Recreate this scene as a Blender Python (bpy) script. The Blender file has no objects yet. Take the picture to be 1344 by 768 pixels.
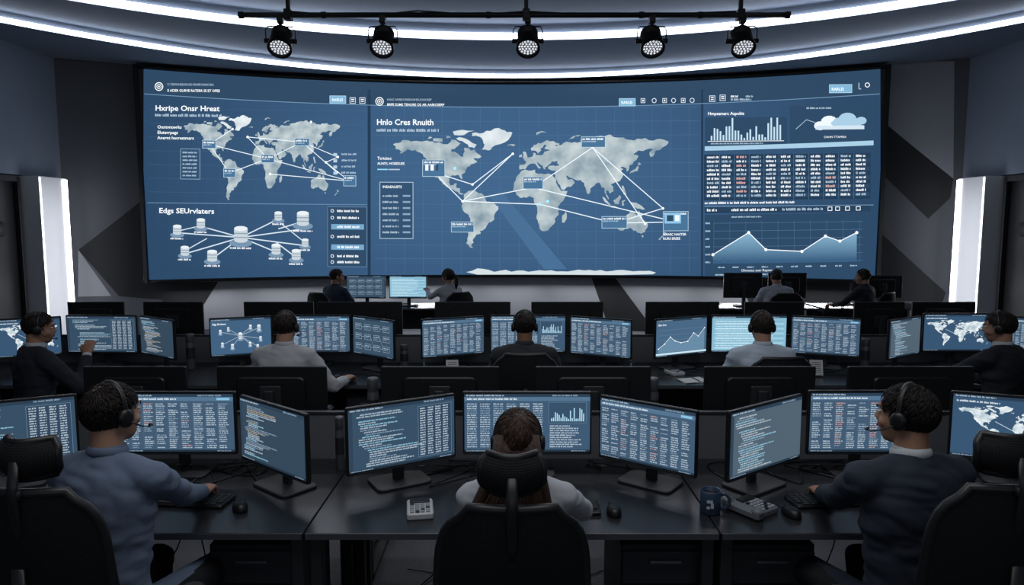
import bpy, math, random
import numpy as np
from mathutils import Vector, Matrix, noise
from mathutils.geometry import tessellate_polygon
random.seed(7)
scene = bpy.context.scene
scene.view_settings.view_transform = 'Standard'
scene.view_settings.look = 'None'
V = Vector
def lin(c):
    return tuple((x/12.92 if x <= .04045 else ((x+.055)/1.055)**2.4) for x in c)
def hx(h):
    h = h.lstrip('#'); return lin(tuple(int(h[i:i+2], 16)/255 for i in (0, 2, 4)))
# ------------------------------------------------------------------ materials
MATS = {}
def mat(name, col, rough=.6, metal=0., var=.12, scale=20., bump=0., bscale=None, emit=None, estr=0., spec=.5, stretch=None, trans=0.):
    if name in MATS: return MATS[name]
    m = bpy.data.materials.new(name); m.use_nodes = True
    nt = m.node_tree; N = nt.nodes; L = nt.links
    b = N['Principled BSDF']
    c = hx(col) if isinstance(col, str) else col
    tc = N.new('ShaderNodeTexCoord')
    mp = N.new('ShaderNodeMapping'); L.new(tc.outputs['Object'], mp.inputs['Vector'])
    if stretch: mp.inputs['Scale'].default_value = stretch
    nz = N.new('ShaderNodeTexNoise'); nz.inputs['Scale'].default_value = scale; nz.inputs['Detail'].default_value = 4
    L.new(mp.outputs['Vector'], nz.inputs['Vector'])
    mx = N.new('ShaderNodeMix'); mx.data_type = 'RGBA'
    mx.inputs['A'].default_value = (*[x*(1-var) for x in c], 1)
    mx.inputs['B'].default_value = (*[min(1, x*(1+var)) for x in c], 1)
    L.new(nz.outputs['Fac'], mx.inputs['Factor'])
    L.new(mx.outputs['Result'], b.inputs['Base Color'])
    b.inputs['Roughness'].default_value = rough
    b.inputs['Metallic'].default_value = metal
    b.inputs['Specular IOR Level'].default_value = spec
    if trans: b.inputs['Transmission Weight'].default_value = trans
    if bump:
        n2 = N.new('ShaderNodeTexNoise'); n2.inputs['Scale'].default_value = bscale or scale; n2.inputs['Detail'].default_value = 3
        L.new(mp.outputs['Vector'], n2.inputs['Vector'])
        bp = N.new('ShaderNodeBump'); bp.inputs['Strength'].default_value = bump; bp.inputs['Distance'].default_value = .01
        L.new(n2.outputs['Fac'], bp.inputs['Height']); L.new(bp.outputs['Normal'], b.inputs['Normal'])
    if emit:
        b.inputs['Emission Color'].default_value = (*hx(emit), 1); b.inputs['Emission Strength'].default_value = estr
    MATS[name] = m; return m
def dispmat(name, strength, sampled):
    m = bpy.data.materials.new(name); m.use_nodes = True
    nt = m.node_tree; N = nt.nodes; L = nt.links
    b = N['Principled BSDF']; b.inputs['Base Color'].default_value = (.01, .012, .015, 1)
    b.inputs['Roughness'].default_value = .5; b.inputs['Specular IOR Level'].default_value = .2
    a = N.new('ShaderNodeAttribute'); a.attribute_name = 'Col'
    L.new(a.outputs['Color'], b.inputs['Emission Color']); b.inputs['Emission Strength'].default_value = strength
    if not sampled:
        try: m.cycles.emission_sampling = 'NONE'
        except Exception: pass
    return m
DB = dispmat('display_backlight', 1.2, True)
DI = dispmat('display_pixels', 1.2, False)
M_black = mat('black_plastic', '#161719', .42, var=.1)
M_black2 = mat('matte_black_metal', '#131416', .5, .3)
M_dgrey = mat('dark_grey_plastic', '#292b2f', .5)
M_desk = mat('desk_laminate', '#26282c', .27, var=.12, scale=35)
M_deskedge = mat('desk_edge', '#484b52', .4)
M_ped = mat('pedestal_steel', '#2c2e32', .5, .2)
M_steel = mat('brushed_steel', '#8a8d92', .35, .9)
M_flask = mat('flask_grey', '#5d6066', .4, .3)
M_part = mat('partition_fabric', '#676a70', .9, bump=.2, scale=250)
def meshfabric():
    m=bpy.data.materials.new('chair_mesh_fabric'); m.use_nodes=True; nt=m.node_tree; N=nt.nodes; L=nt.links; b=N['Principled BSDF']
    tc=N.new('ShaderNodeTexCoord'); out=[]
    for d in('X','Z'):
        w=N.new('ShaderNodeTexWave'); w.wave_type='BANDS'; w.bands_direction=d; w.inputs['Scale'].default_value=46; L.new(tc.outputs['Object'],w.inputs['Vector']); out.append(w)
    mu=N.new('ShaderNodeMath'); mu.operation='MULTIPLY'; L.new(out[0].outputs['Fac'],mu.inputs[0]); L.new(out[1].outputs['Fac'],mu.inputs[1])
    mx=N.new('ShaderNodeMix'); mx.data_type='RGBA'; mx.inputs['A'].default_value=(*hx('#1d1e21'),1); mx.inputs['B'].default_value=(*hx('#0a0a0b'),1)
    L.new(mu.outputs[0],mx.inputs['Factor']); L.new(mx.outputs['Result'],b.inputs['Base Color']); b.inputs['Roughness'].default_value=.8; b.inputs['Specular IOR Level'].default_value=.25
    bp=N.new('ShaderNodeBump'); bp.inputs['Strength'].default_value=.4; bp.inputs['Distance'].default_value=.003; bp.invert=True; L.new(mu.outputs[0],bp.inputs['Height']); L.new(bp.outputs['Normal'],b.inputs['Normal'])
    return m
M_chair = meshfabric()
M_chairf = mat('chair_frame_plastic', '#1b1c1f', .4)
M_white = mat('white_plastic', '#c8cacc', .45)
M_paper = mat('paper', '#d5d6d6', .8)
M_eye = mat('eye_white', '#d8d4cf', .3); M_iris = mat('eye_iris', '#20140f', .2)
M_lip = mat('lip', '#8f5a4f', .5)
M_off = mat('display_off', '#0a0b0d', .25)
# ------------------------------------------------------------------ mesh builder
class MB:
    def __init__(s): s.v=[]; s.f=[]; s.m=[]; s.c=[]; s.s=[]; s.M=Matrix.Identity(4)
    def add(s, vs, fs, mat=0, smooth=False, col=(0,0,0), raw=False):
        o=len(s.v)
        if raw: s.v.extend(vs)
        else:
            M=s.M; s.v.extend([tuple(M @ V(p)) for p in vs])
        for f in fs:
            s.f.append(tuple(i+o for i in f)); s.m.append(mat); s.c.append(col); s.s.append(smooth)
    def box(s, c, d, mat=0, col=(0,0,0)):
        x,y,z=c; a,b,e=d[0]/2,d[1]/2,d[2]/2
        vs=[(x+i*a,y+j*b,z+k*e) for k in(-1,1) for j in(-1,1) for i in(-1,1)]
        s.add(vs,[(0,2,3,1),(4,5,7,6),(0,1,5,4),(2,6,7,3),(0,4,6,2),(1,3,7,5)],mat,False,col)
    def rbox(s, c, d, r=.01, axis='z', mat=0, seg=3, ch=None):
        ax={'x':(1,2,0),'y':(0,2,1),'z':(0,1,2)}[axis]
        a,b,h=d[ax[0]]/2,d[ax[1]]/2,d[ax[2]]/2
        r=min(r,a*.98,b*.98); ch=min(r*.4,h*.5) if ch is None else ch
        def prof(k):
            P=[]
            for cx,cy,a0 in((a-r,b-r,0),(-a+r,b-r,90),(-a+r,-b+r,180),(a-r,-b+r,270)):
                for i in range(seg+1):
                    t=math.radians(a0+90*i/seg); P.append((cx+(r-k)*math.cos(t),cy+(r-k)*math.sin(t)))
            return P
        rings=[(prof(ch),-h),(prof(0),-h+ch),(prof(0),h-ch),(prof(ch),h)]
        vs=[]
        for P,z in rings:
            for p in P:
                q=[0,0,0]; q[ax[0]]=p[0]; q[ax[1]]=p[1]; q[ax[2]]=z
                vs.append((c[0]+q[0],c[1]+q[1],c[2]+q[2]))
        n=len(rings[0][0]); fs=[]
        for k in range(3):
            for i in range(n): fs.append((k*n+i,k*n+(i+1)%n,(k+1)*n+(i+1)%n,(k+1)*n+i))
        fs.append(tuple(range(n))[::-1]); fs.append(tuple(range(3*n,4*n)))
        if axis=='y': fs=[f[::-1] for f in fs]
        s.add(vs,fs,mat)
    def tube(s, pts, rads, n=12, mat=0, hint=(1,0,0), closed=False, smooth=True, caps=True):
        pts=[V(p) for p in pts]; K=len(pts); vs=[]; fs=[]
        if not isinstance(rads,(list,tuple)): rads=[rads]*K
        hint=V(hint); prev=None
        for k,p in enumerate(pts):
            if closed: t=pts[(k+1)%K]-pts[k-1]
            else: t=pts[min(k+1,K-1)]-pts[max(k-1,0)]
            t.normalize()
            h=hint if prev is None else prev
            sd=h-t*h.dot(t)
            if sd.length<.05: sd=V((.3,.9,.2)); sd=sd-t*sd.dot(t)
            sd.normalize(); prev=sd
            up=t.cross(sd); r=rads[k]; a,b=(r if isinstance(r,(tuple,list)) else (r,r))
            for i in range(n):
                an=2*math.pi*i/n; vs.append(p+sd*a*math.cos(an)+up*b*math.sin(an))
        for k in range(K if closed else K-1):
            k2=(k+1)%K
            for i in range(n): fs.append((k*n+i,k*n+(i+1)%n,k2*n+(i+1)%n,k2*n+i))
        if not closed and caps: fs.append(tuple(range(n))[::-1]); fs.append(tuple(range((K-1)*n,K*n)))
        s.add(vs,fs,mat,smooth)
    def cyl(s,p0,p1,r,r1=None,n=20,mat=0,smooth=True): s.tube([p0,p1],[r,r if r1 is None else r1],n,mat,smooth=smooth)
    def ell(s,c,r,mat=0,nu=16,nv=10,R=None):
        vs=[];fs=[]
        c=V(c)
        for j in range(nv+1):
            ph=math.pi*j/nv
            for i in range(nu):
                th=2*math.pi*i/nu
                p=V((r[0]*math.sin(ph)*math.cos(th),r[1]*math.sin(ph)*math.sin(th),r[2]*math.cos(ph)))
                if R: p=R@p
                vs.append(c+p)
        for j in range(nv):
            for i in range(nu):
                a=j*nu+i;b=j*nu+(i+1)%nu
                fs.append((a,a+nu,b+nu,b))
        s.add(vs,fs,mat,True)
    def lathe(s,prof,c=(0,0,0),n=28,mat=0):
        vs=[];fs=[]
        for r,z in prof:
            for i in range(n):
                a=2*math.pi*i/n; vs.append((c[0]+r*math.cos(a),c[1]+r*math.sin(a),c[2]+z))
        for k in range(len(prof)-1):
            for i in range(n): fs.append((k*n+i,k*n+(i+1)%n,(k+1)*n+(i+1)%n,(k+1)*n+i))
        s.add(vs,fs,mat,True)
    def obj(s,name,mats,parent=None,loc=(0,0,0),rz=0.,autosm=True):
        me=bpy.data.meshes.new(name); me.from_pydata([tuple(p) for p in s.v],[],s.f)
        for m in mats: me.materials.append(m)
        me.polygons.foreach_set('material_index',s.m); me.polygons.foreach_set('use_smooth',s.s)
        if DB in mats:
            at=me.attributes.new('Col','FLOAT_COLOR','FACE')
            at.data.foreach_set('color',np.array([(c[0],c[1],c[2],1.) for c in s.c],dtype=np.float32).ravel())
        me.update()
        o=bpy.data.objects.new(name,me); scene.collection.objects.link(o)
        o.location=loc; o.rotation_euler=(0,0,rz)
        if parent: o.parent=parent
        return o
def empty(name,loc=(0,0,0),rz=0.):
    o=bpy.data.objects.new(name,None); scene.collection.objects.link(o); o.location=loc; o.rotation_euler=(0,0,rz); o.empty_display_size=.1; return o
def remesh(mb,voxel,sm=4):
    me=bpy.data.meshes.new('tmp'); me.from_pydata([tuple(p) for p in mb.v],[],mb.f)
    o=bpy.data.objects.new('tmp',me); scene.collection.objects.link(o)
    r=o.modifiers.new('r','REMESH'); r.mode='VOXEL'; r.voxel_size=voxel
    if sm: q=o.modifiers.new('s','SMOOTH'); q.iterations=sm; q.factor=.6
    dg=bpy.context.evaluated_depsgraph_get(); ev=o.evaluated_get(dg); m2=ev.to_mesh()
    vs=[v.co.copy() for v in m2.vertices]; fs=[tuple(p.vertices) for p in m2.polygons]
    ev.to_mesh_clear(); bpy.data.objects.remove(o); bpy.data.meshes.remove(me)
    return vs,fs
# ------------------------------------------------------------------ display painter
_tc={}
def textgeo(s,bold):
    k=(s,bold)
    if k in _tc: return _tc[k]
    cu=bpy.data.curves.new('t','FONT'); cu.body=s; cu.size=1; cu.resolution_u=2
    if bold: cu.offset=.018
    o=bpy.data.objects.new('t',cu); scene.collection.objects.link(o)
    dg=bpy.context.evaluated_depsgraph_get(); ev=o.evaluated_get(dg); me=ev.to_mesh()
    g=([(v.co.x,v.co.y) for v in me.vertices],[tuple(p.vertices) for p in me.polygons])
    ev.to_mesh_clear(); bpy.data.objects.remove(o); bpy.data.curves.remove(cu)
    _tc[k]=g; return g
class Pan:
    def __init__(s,mb,f,mbase,mink,split=None): s.mb=mb;s.f=f;s.b=mbase;s.i=mink;s.sp=split
    def _put(s,pts,faces,col,layer,m=None):
        s.mb.add([s.f(x,y,layer) for x,y in pts],faces,s.i if m is None else m,False,col)
    def rect(s,x0,y0,x1,y1,col,layer=1,m=None):
        c=hx(col) if isinstance(col,str) else col
        n=1 if not s.sp else max(1,int(math.ceil(abs(x1-x0)/s.sp)))
        for i in range(n):
            a=x0+(x1-x0)*i/n;b=x0+(x1-x0)*(i+1)/n
            s._put([(a,y1),(b,y1),(b,y0),(a,y0)],[(0,1,2,3)],c,layer,m)
    def line(s,x0,y0,x1,y1,w,col,layer=2):
        c=hx(col) if isinstance(col,str) else col
        dx,dy=x1-x0,y1-y0; L=math.hypot(dx,dy) or 1; nx,ny=-dy/L*w/2,dx/L*w/2
        n=1 if not s.sp else max(1,int(math.ceil(abs(dx)/s.sp)))
        for i in range(n):
            a,b=i/n,(i+1)/n
            p=(x0+dx*a,y0+dy*a);q=(x0+dx*b,y0+dy*b)
            s._put([(p[0]+nx,p[1]+ny),(q[0]+nx,q[1]+ny),(q[0]-nx,q[1]-ny),(p[0]-nx,p[1]-ny)],[(0,1,2,3)],c,layer)
    def frame(s,x0,y0,x1,y1,w,col,layer=2):
        s.rect(x0,y0,x1,y0+w,col,layer);s.rect(x0,y1-w,x1,y1,col,layer);s.rect(x0,y0+w,x0+w,y1-w,col,layer);s.rect(x1-w,y0+w,x1,y1-w,col,layer)
    def circ(s,x,y,r,col,layer=2,ry=None,n=14):
        c=hx(col) if isinstance(col,str) else col; ry=ry or r
        s._put([(x+r*math.cos(2*math.pi*i/n),y-ry*math.sin(2*math.pi*i/n)) for i in range(n)],[tuple(range(n))],c,layer)
    def ring(s,x,y,r,w,col,layer=2,n=16):
        c=hx(col)
        P=[(x+rr*math.cos(2*math.pi*i/n),y-rr*math.sin(2*math.pi*i/n)) for rr in(r,r-w) for i in range(n)]
        s._put(P,[(i,(i+1)%n,n+(i+1)%n,n+i) for i in range(n)],c,layer)
    def poly(s,pts,col,layer=2,maxlen=None):
        fn=col if callable(col) else None
        c=None if fn else (hx(col) if isinstance(col,str) else col)
        ml=maxlen or s.sp
        pts=list(pts)
        ar=sum(pts[i-1][0]*pts[i][1]-pts[i][0]*pts[i-1][1] for i in range(len(pts)))
        if ar<0: pts=pts[::-1]
        tr=tessellate_polygon([[V((p[0],p[1],0)) for p in pts]])
        st=[tuple(pts[i] for i in t) for t in tr]
        while st:
            a,b,d=st.pop()
            if ml:
                e=[(math.dist(a,b),a,b,d),(math.dist(b,d),b,d,a),(math.dist(d,a),d,a,b)]
                e.sort(key=lambda q:-q[0]); q=e[0]
                if q[0]>ml:
                    m=((q[1][0]+q[2][0])/2,(q[1][1]+q[2][1])/2)
                    st.append((q[1],m,q[3]));st.append((m,q[2],q[3]));continue
            cc=fn((a[0]+b[0]+d[0])/3,(a[1]+b[1]+d[1])/3) if fn else c
            if (b[0]-a[0])*(d[1]-a[1])-(b[1]-a[1])*(d[0]-a[0])>0: b,d=d,b
            s._put([a,b,d],[(0,1,2)],cc,layer)
    def text(s,t,x,y,size,col,layer=3,bold=False,sx=1.):
        vs,fs=textgeo(t,bold)
        s._put([(x+p[0]*size*sx,y-p[1]*size) for p in vs],fs,hx(col),layer)
    def words(s,x,y,w,h,col,layer=2,gap=.45):
        c=hx(col) if isinstance(col,str) else col
        cx=x; P=[];F=[]
        while cx<x+w-h*.4:
            for k in range(random.randint(2,8)):
                if cx>x+w-h*.4: break
                t=random.choice((0,0,.2,.25)); lw=h*random.uniform(.26,.42)
                o=len(P); P+= [(cx,y+h),(cx+lw,y+h),(cx+lw,y+h*t),(cx,y+h*t)]; F.append((o,o+1,o+2,o+3)); cx+=lw+h*.16
            cx+=h*gap
        if F: s._put(P,F,c,layer)
LAND=[
[(-168,66),(-156,71),(-141,70),(-128,70),(-115,68),(-108,68),(-96,68),(-94,72),(-85,69),(-82,67),(-86,64),(-94,61),(-94,58),(-85,55),(-82,52),(-79,52),(-79,55),(-77,58),(-78,62),(-73,62),(-69,59),(-64,60),(-60,55),(-56,52),(-60,50),(-66,50),(-64,48),(-61,46),(-66,44),(-70,43),(-70,41.5),(-74,40),(-76,37),(-76,35),(-81,31),(-80,26),(-82,27),(-84,30),(-89,30),(-94,29.5),(-97,27),(-97,22),(-95,18.5),(-91,19),(-90,21),(-87,21),(-88,16),(-83,15),(-83,10),(-80,9),(-78,8),(-82,8),(-86,11),(-92,14),(-97,16),(-105,20),(-106,23),(-110,27),(-113,31),(-112,27),(-115,29),(-117,33),(-121,35),(-124,40),(-124,47),(-128,51),(-134,57),(-140,60),(-148,60),(-153,58),(-160,55),(-158,58),(-165,61),(-165,64)],
[(-55,60),(-45,60),(-40,65),(-25,70),(-20,75),(-18,80),(-30,83),(-50,82),(-68,79),(-68,76),(-58,75),(-54,70),(-52,66)],
[(-65,62),(-62,66),(-72,71),(-80,74),(-88,73),(-80,70),(-73,66),(-72,63)],[(-90,77),(-78,77),(-65,82),(-80,83),(-92,81)],[(-117,70),(-105,69),(-105,73),(-117,73)],[(-124,72),(-118,74),(-122,75)],[(-100,73),(-94,74),(-100,76)],
[(-78,8),(-72,12),(-62,11),(-52,5),(-50,0),(-44,-2),(-35,-6),(-35,-9),(-39,-14),(-40,-21),(-47,-25),(-49,-28),(-54,-34),(-58,-35),(-57,-38),(-62,-39),(-65,-43),(-67,-46),(-66,-49),(-69,-52),(-66,-55),(-71,-54),(-75,-50),(-74,-44),(-73,-37),(-71,-30),(-70,-20),(-76,-14),(-81,-6),(-80,-2),(-78,2)],
[(-6,36),(10,37),(11,33),(20,32),(25,32),(32,31),(35,27),(37,21),(43,12),(51,12),(48,5),(42,-2),(39,-6),(40,-15),(35,-20),(35,-25),(32,-28),(27,-34),(19,-35),(15,-27),(12,-18),(13,-10),(9,-1),(9,4),(4,6),(-4,5),(-8,4),(-13,8),(-17,14),(-16,21),(-13,28),(-9,32)],
[(44,-25),(47,-25),(50,-15),(49,-12),(44,-17)],
[(-9,37),(-9,43),(-2,43.5),(-1,46),(-4,48.5),(2,51),(8,54),(8,57),(11,56),(11,54),(20,54.5),(22,58),(29,60),(22,61),(25,65),(22,66),(17,61),(18,59),(14,55.5),(11,59),(6,58.5),(5,62),(14,68),(25,71),(31,70),(41,67),(35,64),(44,66),(46,68),(60,69),(68,69),(67,72),(73,72),(80,73),(90,75.5),(104,77.5),(113,74),(130,71),(140,72.5),(160,70),(180,69),(178,65),(170,60),(163,58),(161,53),(157,51),(156,57),(163,61),(150,59.5),(142,59),(135,54.5),(141,53),(139,48),(134,43),(130,42),(129,36),(126,34.5),(126,38),(122,40),(118,39),(122,37),(119,35),(122,30),(118,24),(110,21),(106,20),(109,14),(109,11),(105,9),(103,12),(100,13),(103,4),(103,1.5),(100,6),(98,10),(98,16),(94,16),(91,22),(87,21),(80,15),(80,11),(77,8),(73,17),(72,21),(67,25),(61,25),(57,27),(51,30),(48,30),(51,25),(56,26),(60,22),(55,17),(45,13),(43,14),(39,21),(35,28),(35,33),(36,36),(30,36.5),(26,38.5),(27,41),(33,42),(41,41.5),(38,45),(39,47),(34,46),(31,46.5),(28,43),(23,40),(23,37),(21,38),(19,42),(13,45.5),(14,42.5),(18,40),(16,38),(12,42),(9,44.5),(4,43.5),(0,40),(-2,37)],
[(-5,50),(1,51),(0,54),(-2,58),(-5,58),(-4,54)],[(-10,52),(-6,52),(-6,55),(-9,54)],[(-24,65),(-16,64),(-14,66),(-22,66)],[(130,32),(135,33.5),(140,35),(142,40),(140,41),(137,37),(132,35)],[(140,42),(145,43),(142,45.5)],
[(95,5),(99,3),(106,-5),(103,-4)],[(106,-6),(114,-7),(114,-8.5),(106,-7.5)],[(109,1),(113,3),(117,7),(119,5),(117,1),(116,-4),(111,-3)],[(120,0),(125,1.5),(122,-1),(123,-5),(120,-5)],[(131,-1),(138,-2),(146,-6),(150,-10),(143,-9),(138,-8),(133,-4)],[(120,18),(122,18),(124,13),(126,7),(122,8),(121,13)],
[(114,-22),(122,-18),(129,-15),(132,-11),(137,-12),(136,-15),(140,-17.5),(142,-11),(146,-19),(153,-26),(153,-31),(150,-37),(144,-38.5),(138,-35),(135,-35),(131,-31.5),(124,-33),(118,-35),(115,-33)],
[(145,-41),(148,-41),(147,-43.5)],[(173,-35),(178,-38),(175,-41),(173,-39)],[(172,-41),(174,-42),(169,-46.5),(167,-45.5)],[(12,77),(25,80),(12,80)],[(52,71),(58,73),(68,77),(60,76),(54,73)]]
def fract(poly,lv,rng,amp=.16):
    for _ in range(lv):
        q=[]
        for i,a in enumerate(poly):
            b=poly[(i+1)%len(poly)]; dx,dy=b[0]-a[0],b[1]-a[1]; k=rng.uniform(-amp,amp)
            q.append(a); q.append(((a[0]+b[0])/2-dy*k,(a[1]+b[1])/2+dx*k))
        poly=q
    return poly
_r=random.Random(3)
LAND2=[fract(p,2 if len(p)>12 else 1,_r) for p in LAND]
def landcol(sc,ox,oy,dark='#7a8f9b',light='#bcc7c9'):
    d=V(hx(dark)); l=V(hx(light))
    def f(x,y):
        n=.5+.65*noise.noise(V(((x-ox)/sc/18,(y-oy)/sc/14,1.3)))+.2*noise.noise(V(((x-ox)/sc/5,(y-oy)/sc/5,5.3)))
        n=max(0,min(1,n)); return tuple(d.lerp(l,n))
    return f
def worldmap(P,ox,oy,kx,ky,layer=2,ml=4,dark='#7a8f9b',light='#bcc7c9',antarctica=False):
    f=landcol(kx,ox,oy,dark,light)
    g=landcol(kx,ox,oy,'#b3c1c8','#dde3e5')
    for i,p in enumerate(LAND2): P.poly([(ox+a*kx,oy-b*ky) for a,b in p],g if i in(1,3,2) else f,layer,ml)
    if antarctica:
        rr=random.Random(9)
        top=[(-75,-84)]+[(a,-82.5+rr.uniform(-1.2,1.6)+(3.2 if -62<a<-52 else 0)) for a in range(-68,160,7)]+[(164,-85)]
        bot=[(160,-87),(120,-87.6),(60,-87.4),(0,-87.5),(-60,-87.2)]
        P.poly([(ox+p[0]*kx,oy-p[1]*ky) for p in top+bot],hx('#c6d0d4'),layer,10)
def dbicon(P,x,y,w,h,layer=3,c='#bcc6cd',c2='#d9e0e4',base=True):
    if base:
        P.circ(x,y+h*.55,w*.85,'#6f8aa3',layer-1,ry=h*.28)
    P.rect(x-w/2,y-h*.38,x+w/2,y+h*.38,c,layer); P.circ(x,y+h*.38,w/2,c,layer,ry=h*.16)
    P.circ(x,y-h*.38,w/2,c2,layer+1,ry=h*.16)
    P.rect(x-w/2,y-h*.1,x+w/2,y-h*.02,'#8496a5',layer+1); P.rect(x-w/2,y+h*.16,x+w/2,y+h*.23,'#8496a5',layer+1)
# monitor contents : design space 190 x 100 , y down
def content(P,kind,W=190.):
    bg={'table':'#3b5268','code':'#31475b','dash':'#385169','net':'#3b5976','chart':'#425f7a','light':'#80aec3','map':'#324e69','flow':'#34495c','code2':'#2f4151','slate':'#4a5a67'}[kind]
    P.rect(0,0,W,100,bg,0,m=P.b)
    tx='#b0c0cd'; t2='#8298ab'
    P.rect(0,0,W,5,'#26384a',1); P.words(3,1.2,W*.3,2.6,'#9fb2c2'); P.words(W*.7,1.2,W*.2,2.6,t2)
    P.rect(0,96.5,W,100,'#1f2e3c',1); P.words(3,97.4,W*.2,1.8,t2); P.words(W*.85,97.4,W*.12,1.8,t2)
    if kind=='table':
        P.rect(0,5,W,12,'#4d6a84',1); P.words(4,7,W*.5,3,'#d0dde6'); P.rect(W*.86,6.5,W*.97,10.5,'#7fb2cf',2)
        for r in range(22):
            y=16+r*3.6
            for c in range(9):
                if random.random()<.9:
                    P.words(4+c*(W-8)/9,y,(W-8)/9*random.uniform(.5,.8),2.0,random.choice([tx,tx,tx,t2,'#c09696' if c in(2,5) else tx]))
        for c in range(1,9): P.rect(2.5+c*(W-8)/9,14,2.7+c*(W-8)/9,95,'#5a7389',1)
    elif kind in('code','code2','slate'):
        P.rect(0,5,7,96.5,'#2b3c4d',1)
        ind=2
        for r in range(24 if kind!='code2' else 30):
            y=9+r*(3.6 if kind!='code2' else 2.9)
            ind=max(0,min(8,ind+random.choice((-2,0,0,1,2))))
            if random.random()<.12: continue
            P.words(11+ind*3,y,random.uniform(W*.15,W*.5),2.1,random.choice((tx,tx,t2,'#8fc0d6','#a9a08f' if kind=='code2' else tx)))
        if kind=='code':
            P.rect(W*.64,9,W*.97,93,'#2c4055',1); P.frame(W*.64,9,W*.97,93,.5,'#6d879d')
            for r in range(20):
                for c in range(4): P.words(W*.66+c*W*.075,12+r*4,W*.055,2.2,'#b9c8d4' if r<6 else tx)
    elif kind=='dash':
        P.rect(0,5,W,12,'#4d6a84',1); P.words(4,7,W*.4,3,'#d0dde6')
        for r in range(20):
            for c in range(6): P.words(4+c*W*.105,16+r*3.9,W*.08,2.2,random.choice((tx,t2,tx)))
        P.rect(W*.67,14,W*.97,50,'#314960',1); P.frame(W*.67,14,W*.97,50,.4,'#6d879d')
        for i in range(18):
            h=random.uniform(4,26); P.rect(W*.69+i*W*.015,47-h,W*.69+i*W*.015+W*.008,47,'#a8d0e2',2)
        for r in range(10): P.words(W*.68,54+r*4,W*.28*random.uniform(.5,1),2.2,tx)
    elif kind=='net':
        nd=[(30,35,8),(55,28,7),(35,70,8),(66,76,9),(92,48,12),(125,25,8),(122,72,8),(152,28,11),(156,58,8),(146,80,8)]
        for x,y,w in nd: P.line(92,48,x,y,.9,'#b8c8d4',1)
        for x,y,w in nd: dbicon(P,x,y,w,w*1.5)
        P.text('Edgs SErvlaters',6,16,7,'#e3ebf0',bold=True)
    elif kind=='chart':
        P.text('Hnlo Cres',6,16,7,'#e3ebf0',bold=True)
        pts=[(8,78),(30,66),(52,48),(70,60),(92,66),(118,64),(140,42),(158,52),(182,30)]
        P.poly([(8,90)]+pts+[(182,90)],'#5f8099',1)
        for a,b in zip(pts,pts[1:]): P.line(*a,*b,1.2,'#dfeaf0',2)
        for x,y in pts: P.circ(x,y,1.8,'#ffffff',3)
        for i in range(5): P.rect(8,28+i*14,182,28.4+i*14,'#6f8ba3',1)
        P.rect(0,91,W,96,'#b9d3df',1)
    elif kind=='light':
        for r in range(12):
            P.rect(6,12+r*6.8,W-6,17+r*6.8,'#93bdcf' if r%2 else '#78a8bf',1); P.words(10,13+r*6.8,W*random.uniform(.4,.8),2.6,'#d3e6ee')
    elif kind=='map':
        worldmap(P,92,58,.5,.52,2,5,'#8fa5b0','#e6ecee'); P.words(5,9,60,3,'#cfdbe4')
        P.line(60,40,100,60,.6,'#d9eef8',3); P.line(100,60,140,45,.6,'#d9eef8',3)
    elif kind=='flow':
        for i in range(4):
            for j in range(3):
                x=12+i*44;y=16+j*27; P.frame(x,y,x+30,y+16,.8,'#93a8b8'); P.words(x+3,y+4,24,2.6,tx); P.words(x+3,y+9,18,2.4,t2)
                if i<3: P.line(x+30,y+8,x+44,y+8+random.choice((0,0,27 if j<2 else 0)),.7,'#9db3c4')
def monitor(p1,p2,zb,zt,kind,dz=.74):
    p1=V(p1);p2=V(p2); d=p2-p1; w=d.length; mid=(p1+p2)/2; ang=math.atan2(d.y,d.x); h=zt-zb
    mb=MB(); zc=(zb+zt)/2
    mb.rbox((0,.011,zc),(w,.022,h),.008,'y',0)
    mb.rbox((0,.032,zc+.0),(w*.62,.028,h*.66),.03,'y',0)
    mb.rbox((0,.048,zc),(.12,.014,.12),.01,'y',1)
    mb.rbox((0,.075,(zc+dz)/2-.0),(.055,.028,zc-dz+.08),.01,'z',1)
    mb.rbox((0,.06,dz+.0075),(.27,.19,.014),.03,'z',1)
    for i in range(7): mb.box((-.09+i*.03,.0475,zc+h*.24),(.018,.002,.004),1)
    mb.rbox((w*.0,-.0012,zb+.006),(w*.96,.002,.008),.001,'y',1)
    bz=.009
    if kind=='off':
        mb.box((0,-.001,zc+.004),(w-2*bz,.003,h-.024),2); mats=[M_black,M_dgrey,M_off]
    else:
        W=w-2*bz;H=h-bz-.018; k=190.
        def f(x,y,l): return (-W/2+x/k*W,-.0022-l*.0004,zb+.016+(1-y/100)*H)
        P=Pan(mb,f,2,3); content(P,kind); mats=[M_black,M_dgrey,DB,DI]
    return mb.obj('computer_monitor',mats,loc=(mid.x,mid.y,0),rz=ang)
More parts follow.
